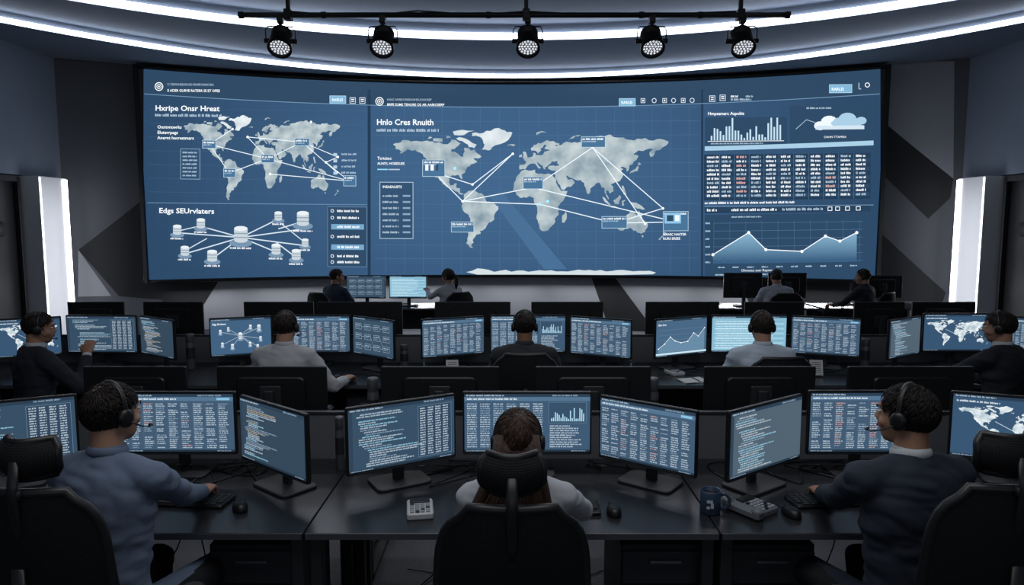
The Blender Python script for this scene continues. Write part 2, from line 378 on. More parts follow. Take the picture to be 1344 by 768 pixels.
# ------------------------------------------------------------------ room
RC=V((0,-2.5)); TH=math.radians(23.6)
def layout(u,v,R):
    du=(u-671)*(1+(v-230)*.000107); n=du/489.
    th=TH*n*(1+.12*(1-abs(n)))
    vt=110-18*n*n; vb=360+12*n*n; t=(v-vt)/(vb-vt)
    return (RC.x+R*math.sin(th),RC.y+R*math.cos(th),4.46-t*(4.46-1.05))
CZ=4.55; RW=15.2
M_wall=mat('wall_grey_paint','#4f5258',.85,var=.05,scale=3)
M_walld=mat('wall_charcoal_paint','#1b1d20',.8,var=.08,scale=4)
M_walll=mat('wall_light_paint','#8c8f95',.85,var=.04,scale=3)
M_side=mat('wall_side_paint','#747f8e',.85,var=.05,scale=2)
M_ceil=mat('ceiling_paint','#7c8898',.9,var=.05,scale=2)
M_led=mat('led_white','#ffffff',.5,emit='#f2f5ff',estr=9.)
M_ledp=mat('led_pillar','#ffffff',.5,emit='#f4f5ff',estr=8.)
M_trim=mat('trim_dark','#202226',.6)
mb=MB()
N=64;A=math.asin(7.13/RW)
vs=[];fs=[]
for i in range(N+1):
    th=-A+2*A*i/N
    for z in(0,CZ): vs.append((RW*math.sin(th),RC.y+RW*math.cos(th),z))
for i in range(N): fs.append((2*i,2*i+2,2*i+3,2*i+1))
mb.add(vs,fs,0)
def wpt(x,y,l): return layout(x,y,RW-.004*l)
P=Pan(mb,wpt,0,0,30)
def wp(pts,m,l):
    P.i=m; P.poly(pts,(0,0,0),l)
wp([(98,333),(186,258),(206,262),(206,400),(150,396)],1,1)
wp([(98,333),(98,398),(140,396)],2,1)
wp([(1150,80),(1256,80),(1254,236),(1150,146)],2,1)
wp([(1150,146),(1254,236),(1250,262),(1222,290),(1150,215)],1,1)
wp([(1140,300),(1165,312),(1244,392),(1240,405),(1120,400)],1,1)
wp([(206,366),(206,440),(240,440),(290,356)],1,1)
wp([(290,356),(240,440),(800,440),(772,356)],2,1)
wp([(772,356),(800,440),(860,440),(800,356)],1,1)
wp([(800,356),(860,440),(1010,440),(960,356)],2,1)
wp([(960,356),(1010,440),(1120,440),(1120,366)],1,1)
mb.obj('wall_back',[M_wall,M_walld,M_walll])
CX=7.13; CY=RC.y+RW*math.cos(A)
M_glass=mat('dark_glass','#0d1014',.3,var=.1,scale=3,spec=.3)
M_pil=mat('pillar_white_panel','#d2d5da',.7,var=.03)
for sx,nm in((-1,'left'),(1,'right')):
    mb=MB()
    x=sx*(CX+.1)
    mb.box((x,(10.75+CY)/2+.05,CZ/2),(.2,CY-10.75+.1,CZ),0)
    mb.box((x,(-3+10.75)/2,(2.68+CZ)/2),(.2,13.75,CZ-2.68),0)
    mb.box((x,(-3+7.0)/2,1.34),(.2,10.0,2.68),0)
    mb.obj('wall_'+nm,[M_side])
    mb=MB(); mb.rbox((sx*(CX-.07),10.36,1.335),(.34,.62,2.67),.01,'z',0)
    mb.box((sx*(CX-.245),10.62,1.34),(.02,.1,2.62),1)
    mb.box((sx*(CX-.245),10.065,1.34),(.012,.012,2.62),1)
    mb.obj('illuminated_pillar',[M_pil,M_ledp])
    mb=MB()
    mb.box((sx*(CX+.06),8.5,1.3),(.03,2.9,2.6),0)
    for yy in(7.06,8.2,9.3,9.96): mb.box((sx*(CX+.03),yy,1.33),(.08,.05,2.64),1)
    mb.box((sx*(CX+.03),8.5,2.62),(.08,2.9,.08),1); mb.box((sx*(CX+.03),8.5,.05),(.08,2.9,.1),1)
    mb.cyl((sx*(CX-.05),9.15,.9),(sx*(CX-.05),9.15,1.6),.014,mat=2)
    for z in(.95,1.55): mb.cyl((sx*(CX-.05),9.15,z),(sx*(CX+.04),9.15,z),.009,mat=2)
    mb.cyl((sx*(CX+.035),9.62,1.9),(sx*(CX+.045),9.62,1.9),.11,mat=1)
    mb.obj('door_1' if sx<0 else 'door_2',[M_glass,mat('door_frame_metal','#2b2d31',.6,.3),M_flask])
    mb=MB(); mb.box((sx*(CX-.01),2.0,.06),(.02,9.8,.12),0); mb.obj('baseboard_'+nm,[M_trim])
mb=MB(); mb.box((0,-3.1,CZ/2),(2*CX+.4,.2,CZ),0); mb.obj('wall_front',[M_wall])
M_carp=mat('carpet','#5a5d63',.95,var=.6,scale=110,bump=.5)
mb=MB(); mb.box((0,5,-.05),(2*CX+.6,17,.1),0); mb.obj('floor',[M_carp])
def ring(a,b,n=128): return [(a*math.cos(2*math.pi*i/n),2+b*math.sin(2*math.pi*i/n)) for i in range(n)]
EA=(8.97,10.42);EB=(8.7,8.38)
E1=ring(*EA); E2=ring(*EB); E0=ring(13,14)
mb=MB()
def band(P1,z1,P2,z2,m=0):
    n=len(P1); mb.add([(x,y,z1) for x,y in P1]+[(x,y,z2) for x,y in P2],[(i,(i+1)%n,n+(i+1)%n,n+i) for i in range(n)],m)
Z1=CZ;Z2=CZ+.15;Z3=CZ+.34
band(E0,Z1,E1,Z1);band(E1,Z1,E1,Z2);band(E1,Z2,E2,Z2-.03);band(E2,Z2-.03,E2,Z3)
n=len(E2); mb.add([(x,y,Z3) for x,y in E2]+[(0,2,Z3)],[(i,(i+1)%n,n) for i in range(n)],0)
mb.obj('ceiling',[M_ceil])
for (a,b),z,h in((EA,Z1,.065),(EB,Z2-.03,.095)):
    mb=MB(); band(ring(a-.03,b-.03),z+.0,ring(a-.03,b-.03),z+h); mb.obj('cove_led_strip',[M_led])
# ------------------------------------------------------------------ video wall
mb=MB(); RS=14.95
def spt(x,y,l): return layout(x,y,RS-.0025*l)
def housing(off0,off1,u0,u1,grow,m):
    n=48; vs=[];fs=[]
    for i in range(n+1):
        u=u0+(u1-u0)*i/n
        nn=(u-671)/489.; th=TH*nn*(1+.12*(1-abs(nn)))
        for R in(RS+off0,RS+off1):
            for z in(1.05-grow,4.46+grow): vs.append((R*math.sin(th),RC.y+R*math.cos(th),z))
    for i in range(n):
        a=4*i;b=a+4
        fs+=[(a,b,b+1,a+1),(a+2,a+3,b+3,b+2),(a+1,b+1,b+3,a+3),(a,a+2,b+2,b)]
    fs+=[(0,1,3,2),(4*n,4*n+2,4*n+3,4*n+1)]
    mb.add(vs,fs,m)
housing(.004,.16,179,1163,.03,0)
for zz in(1.05-.02,4.46+.015):
    n=40;pts=[]
    for i in range(n+1):
        u=179+(1163-179)*i/n; nn=(u-671)/489.; th=TH*nn*(1+.12*(1-abs(nn))); pts.append(((RS-.01)*math.sin(th),RC.y+(RS-.01)*math.cos(th),zz))
    mb.tube(pts,[(.03,.035)]*len(pts),8,0,hint=(0,0,1))
for u in(180,1162):
    nn=(u-671)/489.; th=TH*nn*(1+.12*(1-abs(nn))); X=(RS-.01)*math.sin(th);Y=RC.y+(RS-.01)*math.cos(th); mb.box((X,Y,2.755),(.06,.06,3.5),0)
P=Pan(mb,spt,1,2,24)
def mix(a,b,t):
    a=V(hx(a));b=V(hx(b)); return tuple(a.lerp(b,max(0,min(1,t))))
nx,ny=60,16
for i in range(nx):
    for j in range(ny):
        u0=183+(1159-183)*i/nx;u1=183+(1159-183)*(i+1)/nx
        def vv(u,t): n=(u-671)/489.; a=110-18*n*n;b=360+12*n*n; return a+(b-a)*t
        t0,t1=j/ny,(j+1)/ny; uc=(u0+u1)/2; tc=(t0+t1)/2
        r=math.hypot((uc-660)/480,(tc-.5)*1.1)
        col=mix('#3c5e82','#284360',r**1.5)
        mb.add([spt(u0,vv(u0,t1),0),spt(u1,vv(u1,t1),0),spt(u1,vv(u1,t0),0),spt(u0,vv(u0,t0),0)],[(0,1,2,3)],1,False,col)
def VT(u,v):
    n=(u-671)/489.; t=(v-110)/250.; a=110-18*n*n;b=360+12*n*n; return a+(b-a)*t
for v in range(140,356,18): 
    P.rect(490,v,918,v+.35,'#4b6e90',1)
for u in range(505,918,25): P.rect(u,140,u+.35,358,'#4b6e90',1)
for v in range(145,262,18): P.rect(190,v,480,v+.3,'#416282',1)
def bar(u0,u1,v0,v1,col,l=1):
    n=max(1,int((u1-u0)/20))
    for i in range(n):
        a=u0+(u1-u0)*i/n;b=u0+(u1-u0)*(i+1)/n
        mb.add([spt(a,VT(a,v1),l),spt(b,VT(b,v1),l),spt(b,VT(b,v0),l),spt(a,VT(a,v0),l)],[(0,1,2,3)],2,False,hx(col))
bar(184,1158,111,140,'#29425b'); bar(184,1158,139.5,140.3,'#6d8fae',2)
P.rect(481,118,485,364,'#1e364e',2); P.rect(921,118,924,364,'#1e364e',2)
W='#eef3f7'; G='#aac0d2'; B='#79aaca'
for x,y in((203,116),(497,133)): P.ring(x,y,5.6,1.1,W,3); P.ring(x,y,3.2,.8,W,3); P.circ(x,y,1.2,W,3)
def T(s,x,y,sz,c=W,b=False,sx=1.): P.text(s,x,y,sz,c,4,b,sx)
T('F1.TEEMNASEEAEHUES MISABRORARCHEN',214,114.5,4.0,G,False,.8);T('E ADER GURVE RATERR SE ET OPEE',214,122.5,4.6,W,True,.95)
T('HAIG NMEKORRRASHEUOHHSEP',507,132,4,G);T('BRPE SUMS TENURE OS AR AAIROSERP',507,138.5,4.4,W,True)
def button(x0,y0,x1,y1,t='RARLEI'): P.rect(x0,y0,x1,y1,B,3);P.frame(x0,y0,x1,y1,.5,'#b9d8ea',4); P.text(t,x0+3,y1-3,(y1-y0)*.5,'#eef6fa',5,True,.95)
button(430,126,452,136);button(811,129,833,139);button(1092,113,1122,124)
for x,y in((461,132),(474,132),(936,130),(950,129)):
    P.frame(x-4,y-4,x+4,y+4,.8,'#c8d6e2',3);P.rect(x-2,y-2,x+2,y-.8,W,4);P.rect(x-2,y+.6,x+2,y+1.6,W,4)
for i,x in enumerate((843,858,872,884,897,909)):
    if i%2: P.ring(x,132,3.2,.9,'#c8d6e2',3)
    else: P.frame(x-3,129,x+3,135,.8,'#c8d6e2',3);P.circ(x,132,1.2,W,4)
P.ring(1142,114,3.2,.9,W,3);P.line(1131,111,1131,119,1,G,3);P.line(1131,119,1134,119,1,G,3)
P.words(961,126,10,2.6,W);P.words(961,130,20,2.6,G);P.words(981,126,10,2.6,G);P.words(981,130,8,2.6,G)
T('Hxripe Onsr Hreat',198,147,9.8,W,True,1.1);P.words(198,151,88,3.4,G,3)
for i in range(3): T(('Oxntvntwrks','Eluterrpags','Anernt hecrestmars')[i],201,170+i*7,5.6,W,True,1.05)
worldmap(P,336,219,.60,.79,3,3.2)
def links(nodes,hub,l=5,w=.9):
    for a,b in hub: P.line(*nodes[a],*nodes[b],w,'#e4eef5',l)
    for x,y in nodes: P.circ(x,y,1.6,'#ffffff',l+1)
LN=[(269,190),(347,208),(393,186),(296,227),(350,228),(456,236),(441,205),(320,180),(425,212),(405,160),(440,225),(300,170)]
links(LN,[(0,1),(1,2),(0,3),(3,1),(1,5),(2,6),(1,7),(8,5),(2,10),(4,5),(0,11),(8,6),(7,2)])
def box(x,y,w,h,big=False):
    P.rect(x-w/2,y-h/2,x+w/2,y+h/2,'#446b8d',7);P.frame(x-w/2,y-h/2,x+w/2,y+h/2,.6,'#b7cfe0',8);P.words(x-w/2+1.5,y-h/2+2,w-3,2.4,W,8);P.words(x-w/2+1.5,y-h/2+5.4,w*.6,1.8,G,8)
for x,y,w,h in((269,190,18,11),(347,208,18,11),(393,186,20,10),(296,227,16,12),(457,236,17,14)): box(x,y,w,h)
P.frame(231,196,257,236,.6,'#87a4bd',6)
for i in range(7): P.words(234,200+i*5,19,2,G,6)
for i in range(4): P.rect(435,200+i*8,440,204+i*8,G,6);P.words(446,200+i*8,20,2.4,G,6)
bar(188,480,266.5,267.2,'#6b8cab',2)
T('Edgs SEUrvlaters',203,281,9.5,W,True,1.12)
nodes=[(227,303,11),(258,294,11),(237,331,11),(273,337,13),(311,308,18),(361,283,10),(358,327,12),(394,286,16),(397,318,9),(385,334,12)]
cn={0:(311,312),1:(311,312),2:(311,312),3:(311,312),5:(311,312),6:(311,312),7:(361,300),8:(311,312),9:(358,318)}
for k,h in cn.items(): P.line(nodes[k][0],nodes[k][1]+4,h[0],h[1],1.5,'#c9d7e2',2)
P.line(258,297,227,305,1.2,'#c9d7e2',2);P.line(311,312,394,300,1.5,'#c9d7e2',2);P.line(361,290,397,318,1.2,'#c9d7e2',2);P.line(266,314,237,331,1.2,'#c9d7e2',2)
for i,(x,y,w) in enumerate(nodes): dbicon(P,x,y,w,w*1.15,6); P.words(x-w*.8,y+w*.95,w*1.6,2.4,W,6)
P.rect(427,270,480,350,'#2b455f',2);P.frame(427,270,480,350,.5,'#6b8cab',3)
for i,(a,b) in enumerate(((274,0),(283,0),(295,1),(308,0),(322,1),(334,0),(342,0))):
    if b: P.rect(432,a-2,476,a+5,'#6f9dbd',4)
    P.words(440,a,30,3,W,5); 
    if not b: P.ring(433.5,a+1.5,2.2,.7,W,5)
T('Hnlo Cres Rnuith',493,163,10.4,W,True,1.02);P.words(493,168,84,3.6,G,3)
T('Tcrtctoc',494,208,5.4,W,True);T('ALNIYL HOEESUES',494,214.5,4.4,W,True);P.rect(494,220,508,221.5,'#8ed0ee',3);P.rect(509,220,524,221.5,G,3)
P.rect(497,237,542,312,'#2f4c69',2);P.frame(497,237,542,312,.8,'#a6bed2',3);T('INSAEAUETS',501,245,4.6,W,True)
for i in range(7):
    P.words(501,254+i*8,22,2.6,G,4);P.rect(528,254+i*8,538,256.4+i*8,'#7f9db8',4)
P.poly([(640,252),(660,252),(742,352),(712,352)],'#43678b',2)  # faint reflection on the screen, painted as a lighter diagonal band
worldmap(P,690,262,1.04,1.12,3,3.0,antarctica=True)
MN=[(569,224),(698,244),(776,192),(887,290),(805,291),(607,262),(672,200),(870,272),(620,240),(707,266),(846,292)]
links(MN,[(5,6),(5,9),(0,8),(1,2),(2,7),(1,3),(8,6),(4,3),(5,1),(0,5),(9,4),(2,10),(4,7)],5,1.1)
for x,y,w,h in((569,219,30,22),(698,238,26,16),(777,185,32,14),(887,289,34,26),(805,290,34,16),(607,296,30,14)): box(x,y,w,h)
P.rect(872,278,894,292,'#86b9d8',9);P.rect(875,281,884,289,'#2b455f',10);P.rect(886,281,892,289,'#dfe9ef',10)
for x,y in((597,219),(717,262),(707,266)): P.circ(x,y,2,'#9be3ff',9)
T('NANIC NASTER',870,308,4.4,W,True)
T('RURS EREEE',870,313.5,4.4,W,True)
P.rect(558,214,562,222,W,9);P.rect(565,214,569,222,W,9);P.rect(572,214,575,222,'#2b455f',9)
T('Hmpsamarc Aspobis',930,151,5.6,W,True,1.05);P.rect(926,154,1036,191,'#28435e',2)
random.seed(21)
for i in range(24):
    h=random.uniform(3,22) if i not in(7,20,22) else 29
    P.rect(934+i*4,184-h,936.2+i*4,184,'#b9d4e4',4)
P.rect(930,184.6,1032,185.3,W,4);P.words(934,187,70,1.8,G,4)
P.rect(1040,140,1150,190,'#28435e',2);P.words(1062,142,34,2.2,G,4)
for x,y,r in((1080,166,8),(1092,161,11),(1104,163,10),(1116,158,12),(1126,163,9),(1134,160,7)): P.circ(x,y,r,'#dfe8ee' if x<1100 else '#9fc0d6',4,ry=r*.72)
P.rect(1074,166,1138,171,'#c5d6e2',4); P.line(1048,170,1062,158,.7,G,4);P.line(1062,158,1074,162,.7,G,4); T('OAHN TTAMNA',1085,182,4,W)
bar(926,1150,193.5,199,'#9cc0d6',3)
P.rect(925,202,1146,262,'#1f374f',2)
for r in range(10):
    y=204+r*5.6
    if r%2: P.rect(926,y-1,1145,y+4.4,'#27425c',3)
    for c in range(11):
        P.words(929+c*19.8,y,13.5 if c else 17,3.0,random.choice((W,W,G,'#d7a9a4' if c in(2,8) else W)),5)
for c in range(1,11): P.rect(926+c*19.8,202,926.4+c*19.8,262,'#55789a',4)
P.words(926,264,120,2.8,W,4)
bar(926,1150,269,269.8,'#6b8cab',2); P.rect(926,271,1146,279,'#233b54',2)
P.words(929,273,14,3.4,W,4);P.words(962,273,62,3.4,W,4);P.words(1030,273,56,3.4,G,4)
for x in(1093,1103,1116,1130): P.frame(x-3,272,x+3,277.5,.8,W,4)
P.rect(926,281,1146,366,'#28435e',2);P.words(962,283,40,2,G,4)
for i in range(6): P.rect(938,292+i*10.4,1136,292.4+i*10.4,'#527595',3);P.words(927,291+i*10.4,7,2.2,G,4)
for i in range(10): P.rect(938+i*21.5,290,938.4+i*21.5,347,'#476a89',3);P.words(944+i*19.5,350,9,2,G,4)
pts=[(937,334),(985,305),(1008,328),(1056,331),(1087,311),(1106,318),(1128,307)]
P.poly([(937,346)]+pts+[(1128,346)],lambda x,y:mix('#7ea8c2','#345777',(y-305)/38),4,6)
for a,b in zip(pts,pts[1:]): P.line(*a,*b,1.1,W,6)
for x,y in pts: P.circ(x,y,2,'#ffffff',7)
T('Ohrectus suer Repnnueths',975,357,4.6,W);P.words(940,360,110,2,G,4)
mb.obj('curved_video_wall',[M_black2,DB,DI])
# ------------------------------------------------------------------ truss & spotlights
mb=MB(); TY=6.0;TZ=3.73
mb.cyl((-2.3,TY,TZ),(2.34,TY,TZ),.022)
for x in(-1.9,.12,1.94):
    mb.cyl((x,TY,TZ),(x,TY,Z3+.0),.014)
    mb.rbox((x,TY,TZ),(.06,.08,.09),.01,'x'); mb.rbox((x,TY,TZ+.11),(.035,.035,.12),.008)
for x in(-2.3,2.34): mb.cyl((x-.02,TY,TZ),(x+.02,TY,TZ),.029)
for x in(-1.6,-.2,1.1,1.6): mb.cyl((x-.02,TY,TZ),(x+.02,TY,TZ),.028)
mb.tube([(-1.9,TY,TZ+.03),(-1.3,TY+.02,TZ-.01),(-.8,TY,TZ+.035),(-.3,TY,TZ+.0),(.12,TY,TZ+.03),(.9,TY,TZ-.01),(1.9,TY,TZ+.03)],.007,6)
mb.obj('ceiling_lighting_pipe',[M_black2])
M_lens=mat('lamp_lens','#3c4046',.2,emit='#9aa0ab',estr=.16)
M_ledd=mat('lamp_led_dots','#ffffff',.3,emit='#e6e9f2',estr=.95)
for x,ry in((-1.97,.12),(-1.1,0.),(.135,0.),(1.19,.0),(1.96,-.08)):
    mb=MB()
    mb.rbox((0,0,TZ-.035),(.05,.07,.07),.01,'x',0); mb.cyl((0,0,TZ-.1),(0,0,TZ-.03),.014)
    mb.tube([(-.12,0,TZ-.22),(-.125,0,TZ-.13),(-.105,0,TZ-.095),(.105,0,TZ-.095),(.125,0,TZ-.13),(.12,0,TZ-.22)],[(.012,.005)]*6,6,0,hint=(0,1,0))
    c=V((0,0,TZ-.215)); d=V((0,-.62,-.78)).normalized()
    sd=V((1,0,0)); up=d.cross(sd)
    def q(a,b,l): return c+sd*a+up*b+d*l
    mb.tube([q(0,0,-.13),q(0,0,-.11),q(0,0,-.03),q(0,0,.0),q(0,0,.09)],[.05,.07,.084,.095,.095],28,0,caps=False)
    mb.cyl(q(0,0,-.131),q(0,0,-.129),.05)
    for k in range(5): mb.tube([q(0,0,-.1+k*.018),q(0,0,-.093+k*.018)],[.09,.09],24,0)
    mb.tube([q(0,0,.075),q(0,0,.1)],[.102,.102],28,0,caps=False); mb.tube([q(0,0,.1),q(0,0,.1001)],[.102,.084],28,0,caps=False)
    mb.cyl(q(0,0,.06),q(0,0,.07),.088,n=28,mat=1)
    for rr,nn in((0,1),(.026,6),(.05,12),(.072,16)):
        for i in range(nn):
            a=2*math.pi*i/nn; mb.cyl(q(rr*math.cos(a),rr*math.sin(a),.07),q(rr*math.cos(a),rr*math.sin(a),.073),.0088,n=8,mat=2,smooth=False)
    for s_ in(-1,1): mb.cyl((s_*.09,0,TZ-.215),(s_*.135,0,TZ-.215),.02,n=12)
    o=mb.obj('stage_spotlight',[M_black2,M_lens,M_ledd],loc=(x,TY,0),rz=ry)
    L=bpy.data.lights.new('spot_lamp','SPOT');L.energy=20;L.spot_size=math.radians(80);L.spot_blend=.8;L.color=(.95,.96,1);L.shadow_soft_size=.08
    lo=bpy.data.objects.new('spot_lamp',L);scene.collection.objects.link(lo);lo.parent=o;lo.location=q(0,0,.12);lo.rotation_euler=V(d).to_track_quat('-Z','Y').to_euler()
# ------------------------------------------------------------------ furniture
DZ=.74
def desk(x0,x1,y0,y1,front=True,modesty=True):
    mb=MB(); cx=(x0+x1)/2;cy=(y0+y1)/2;w=x1-x0-.006;d=y1-y0
    mb.rbox((0,0,DZ-.014),(w,d,.028),.006,'z',0)
    mb.box((0,(-d/2+.0) if front else d/2,DZ-.014),(w-.01,.004,.024),1)
    s=1 if front else -1
    if modesty: mb.box((0,s*(d/2-.03),DZ-.028-.19),(w-.06,.018,.38),2)
    for sx in(-1,1):
        for yy in(-d/2+.06,d/2-.06): mb.rbox((sx*(w/2-.035),yy,(DZ-.028)/2),(.05,.05,DZ-.03),.006,'z',2)
        mb.box((sx*(w/2-.035),0,DZ-.05),(.04,d-.1,.04),2); mb.box((sx*(w/2-.035),0,.02),(.05,d-.04,.03),2)
    mb.box((0,s*(d/2-.12),DZ-.09),(w-.3,.12,.015),2); mb.box((0,s*(d/2-.18),DZ-.07),(w-.3,.01,.05),2)
    mb.cyl((w*.28,s*(d/2-.09),DZ+.0),(w*.28,s*(d/2-.09),DZ+.003),.035,mat=2); mb.cyl((-w*.28,s*(d/2-.09),DZ+.0),(-w*.28,s*(d/2-.09),DZ+.003),.035,mat=2)
    mb.obj('office_desk',[M_desk,M_deskedge,M_dgrey],loc=(cx,cy,0))
def pedestal(x,y,w=.36,d=.5,s=1):
    mb=MB(); h=.6
    mb.rbox((0,0,.04+h/2),(w,d,h),.008,'z',0)
    z=.05
    for hh in(.27,.155,.145):
        mb.rbox((0,-s*(d/2+.006),z+hh/2),(w-.012,.014,hh-.008),.004,'y',1)
        mb.rbox((0,-s*(d/2+.018),z+hh-.045),(.13,.012,.014),.004,'x',2); z+=hh
    for a in(-1,1):
        for b in(-1,1): mb.cyl((a*(w/2-.05)-.01,b*(d/2-.06),.02),(a*(w/2-.05)+.01,b*(d/2-.06),.02),.02,n=12,mat=0)
    mb.obj('drawer_pedestal',[M_ped,mat('drawer_front','#35373c',.5,.2),M_steel],loc=(x,y,0))
def partition(x0,x1,y,z0=.3,z1=.97):
    mb=MB(); mb.rbox(((x0+x1)/2,y,(z0+z1)/2),(x1-x0-.01,.03,z1-z0),.006,'z',0)
    mb.box(((x0+x1)/2,y,z1+.006),(x1-x0-.01,.036,.014),1)
    for x in(x0+.05,x1-.05): mb.box((x,y,z0/2),(.04,.03,z0),1)
    mb.obj('desk_partition',[M_part,M_dgrey])
def keyboard(x,y,rz=0,w=.43):
    mb=MB(); mb.rbox((0,0,.009),(w,.135,.016),.01,'z',0)
    for r in range(5):
        n=15
        if r==0:
            for xx,ww in((-.17,.03),(-.135,.03),(0,.2),(.135,.03),(.17,.03)): mb.rbox((xx*w/.43,-.05+r*.0245,.0195),(ww*.92,.02,.006),.003,'z',1,1)
            continue
        for i in range(n):
            mb.rbox((-w/2+.025+i*(w-.05)/(n-1),-.05+r*.0245,.0195),((w-.05)/(n-1)*.84,.02,.006),.003,'z',1,1)
    mb.obj('keyboard',[M_black,M_dgrey],loc=(x,y,DZ),rz=rz)
def mouse(x,y,rz=0):
    mb=MB(); nu,nv=20,8; vs=[];fs=[]
    for j in range(nv+1):
        ph=math.pi/2*j/nv
        for i in range(nu):
            a=2*math.pi*i/nu; k=math.cos(ph)**.6
            vs.append((.031*k*math.cos(a)*(1-.12*math.sin(a)),.057*k*math.sin(a),.036*math.sin(ph)**.8*(1-.15*math.sin(a)*math.cos(ph))+.001))
    for j in range(nv):
        for i in range(nu): fs.append((j*nu+i,j*nu+(i+1)%nu,(j+1)*nu+(i+1)%nu,(j+1)*nu+i))
    fs.append(tuple(range(nu))[::-1]); mb.add(vs,fs,0,True)
    mb.cyl((-.004,.03,.031),(.004,.03,.031),.008,n=12,mat=1)
    mb.tube([(0,.055,.01),(.01,.08,.004),(-.01,.11,.004)],.0018,6,1)
    mb.obj('computer_mouse',[M_black,M_dgrey],loc=(x,y,DZ),rz=rz)
def thermos(x,y,z=DZ,h=.2,r=.03):
    mb=MB(); mb.lathe([(0,0),(r*.95,0),(r,.004),(r,h*.72),(r*.9,h*.75),(r*.9,h*.77),(r*.96,h*.78),(r*.96,h*.97),(r*.88,h),(0,h)],mat=0); mb.lathe([(r*1.01,h*.3),(r*1.01,h*.62)],mat=1)
    mb.obj('thermos_flask',[M_flask,M_dgrey],loc=(x,y,z))
def mug(x,y):
    mb=MB(); r=.043;h=.1
    mb.lathe([(0,0),(r*.9,0),(r,.006),(r,h-.003),(r-.002,h),(r-.004,h-.003),(r-.005,.01),(0,.008)],mat=0)
    mb.lathe([(0,h*.82),(r-.005,h*.82)],mat=1)
    mb.tube([(r-.004,0,h*.82),(r+.02,0,h*.84),(r+.034,0,h*.66),(r+.033,0,h*.42),(r+.018,0,h*.22),(r-.004,0,h*.2)],[(.005,.008)]*6,8,0,hint=(0,1,0))
    mb.box((-.006,-r-.0005,h*.62),(.024,.002,.012),2);mb.box((.004,-r-.0005,h*.45),(.012,.002,.022),2);mb.box((-.012,-r-.0005,h*.36),(.012,.002,.01),2)
    mb.obj('coffee_mug',[mat('navy_ceramic','#34465e',.25),mat('coffee','#1a0f08',.2),mat('mug_print','#c2ccd6',.4)],loc=(x,y,DZ),rz=-.2)
def deskphone(x,y,rz,white=True,name='desk_calculator'):
    mb=MB(); m=M_white if white else mat('grey_plastic','#6b6e74',.45)
    mb.rbox((0,0,.014),(.11,.16,.028),.012,'z',0); mb.rbox((0,.05,.03),(.085,.04,.01),.004,'z',1)
    for r in range(5):
        for c in range(4): mb.rbox((-.033+c*.022,.012-r*.019,.03),(.017,.013,.008),.003,'z',2 if (r+c)%5 else 1,1)
    if not white:
        mb.rbox((-.085,0,.022),(.05,.19,.03),.014,'z',0); mb.ell((-.085,.075,.036),(.026,.026,.018),0); mb.ell((-.085,-.075,.036),(.026,.026,.018),0)
    mb.obj(name,[m,M_dgrey if white else M_black,mat('key_grey','#9a9da3',.5)],loc=(x,y,DZ),rz=rz)
def cables(pts_list,r=.0035):
    mb=MB()
    for pts in pts_list:
        q=[V(p) for p in pts]; out=[]
        for i in range(len(q)-1):
            p0=q[max(i-1,0)];p1=q[i];p2=q[i+1];p3=q[min(i+2,len(q)-1)]
            for k in range(6):
                t=k/6; out.append(.5*((2*p1)+(p2-p0)*t+(2*p0-5*p1+4*p2-p3)*t*t+(3*p1-p0-3*p2+p3)*t**3))
        out.append(q[-1]); mb.tube(out,r,6)
    mb.obj('cable_bundle',[M_black])
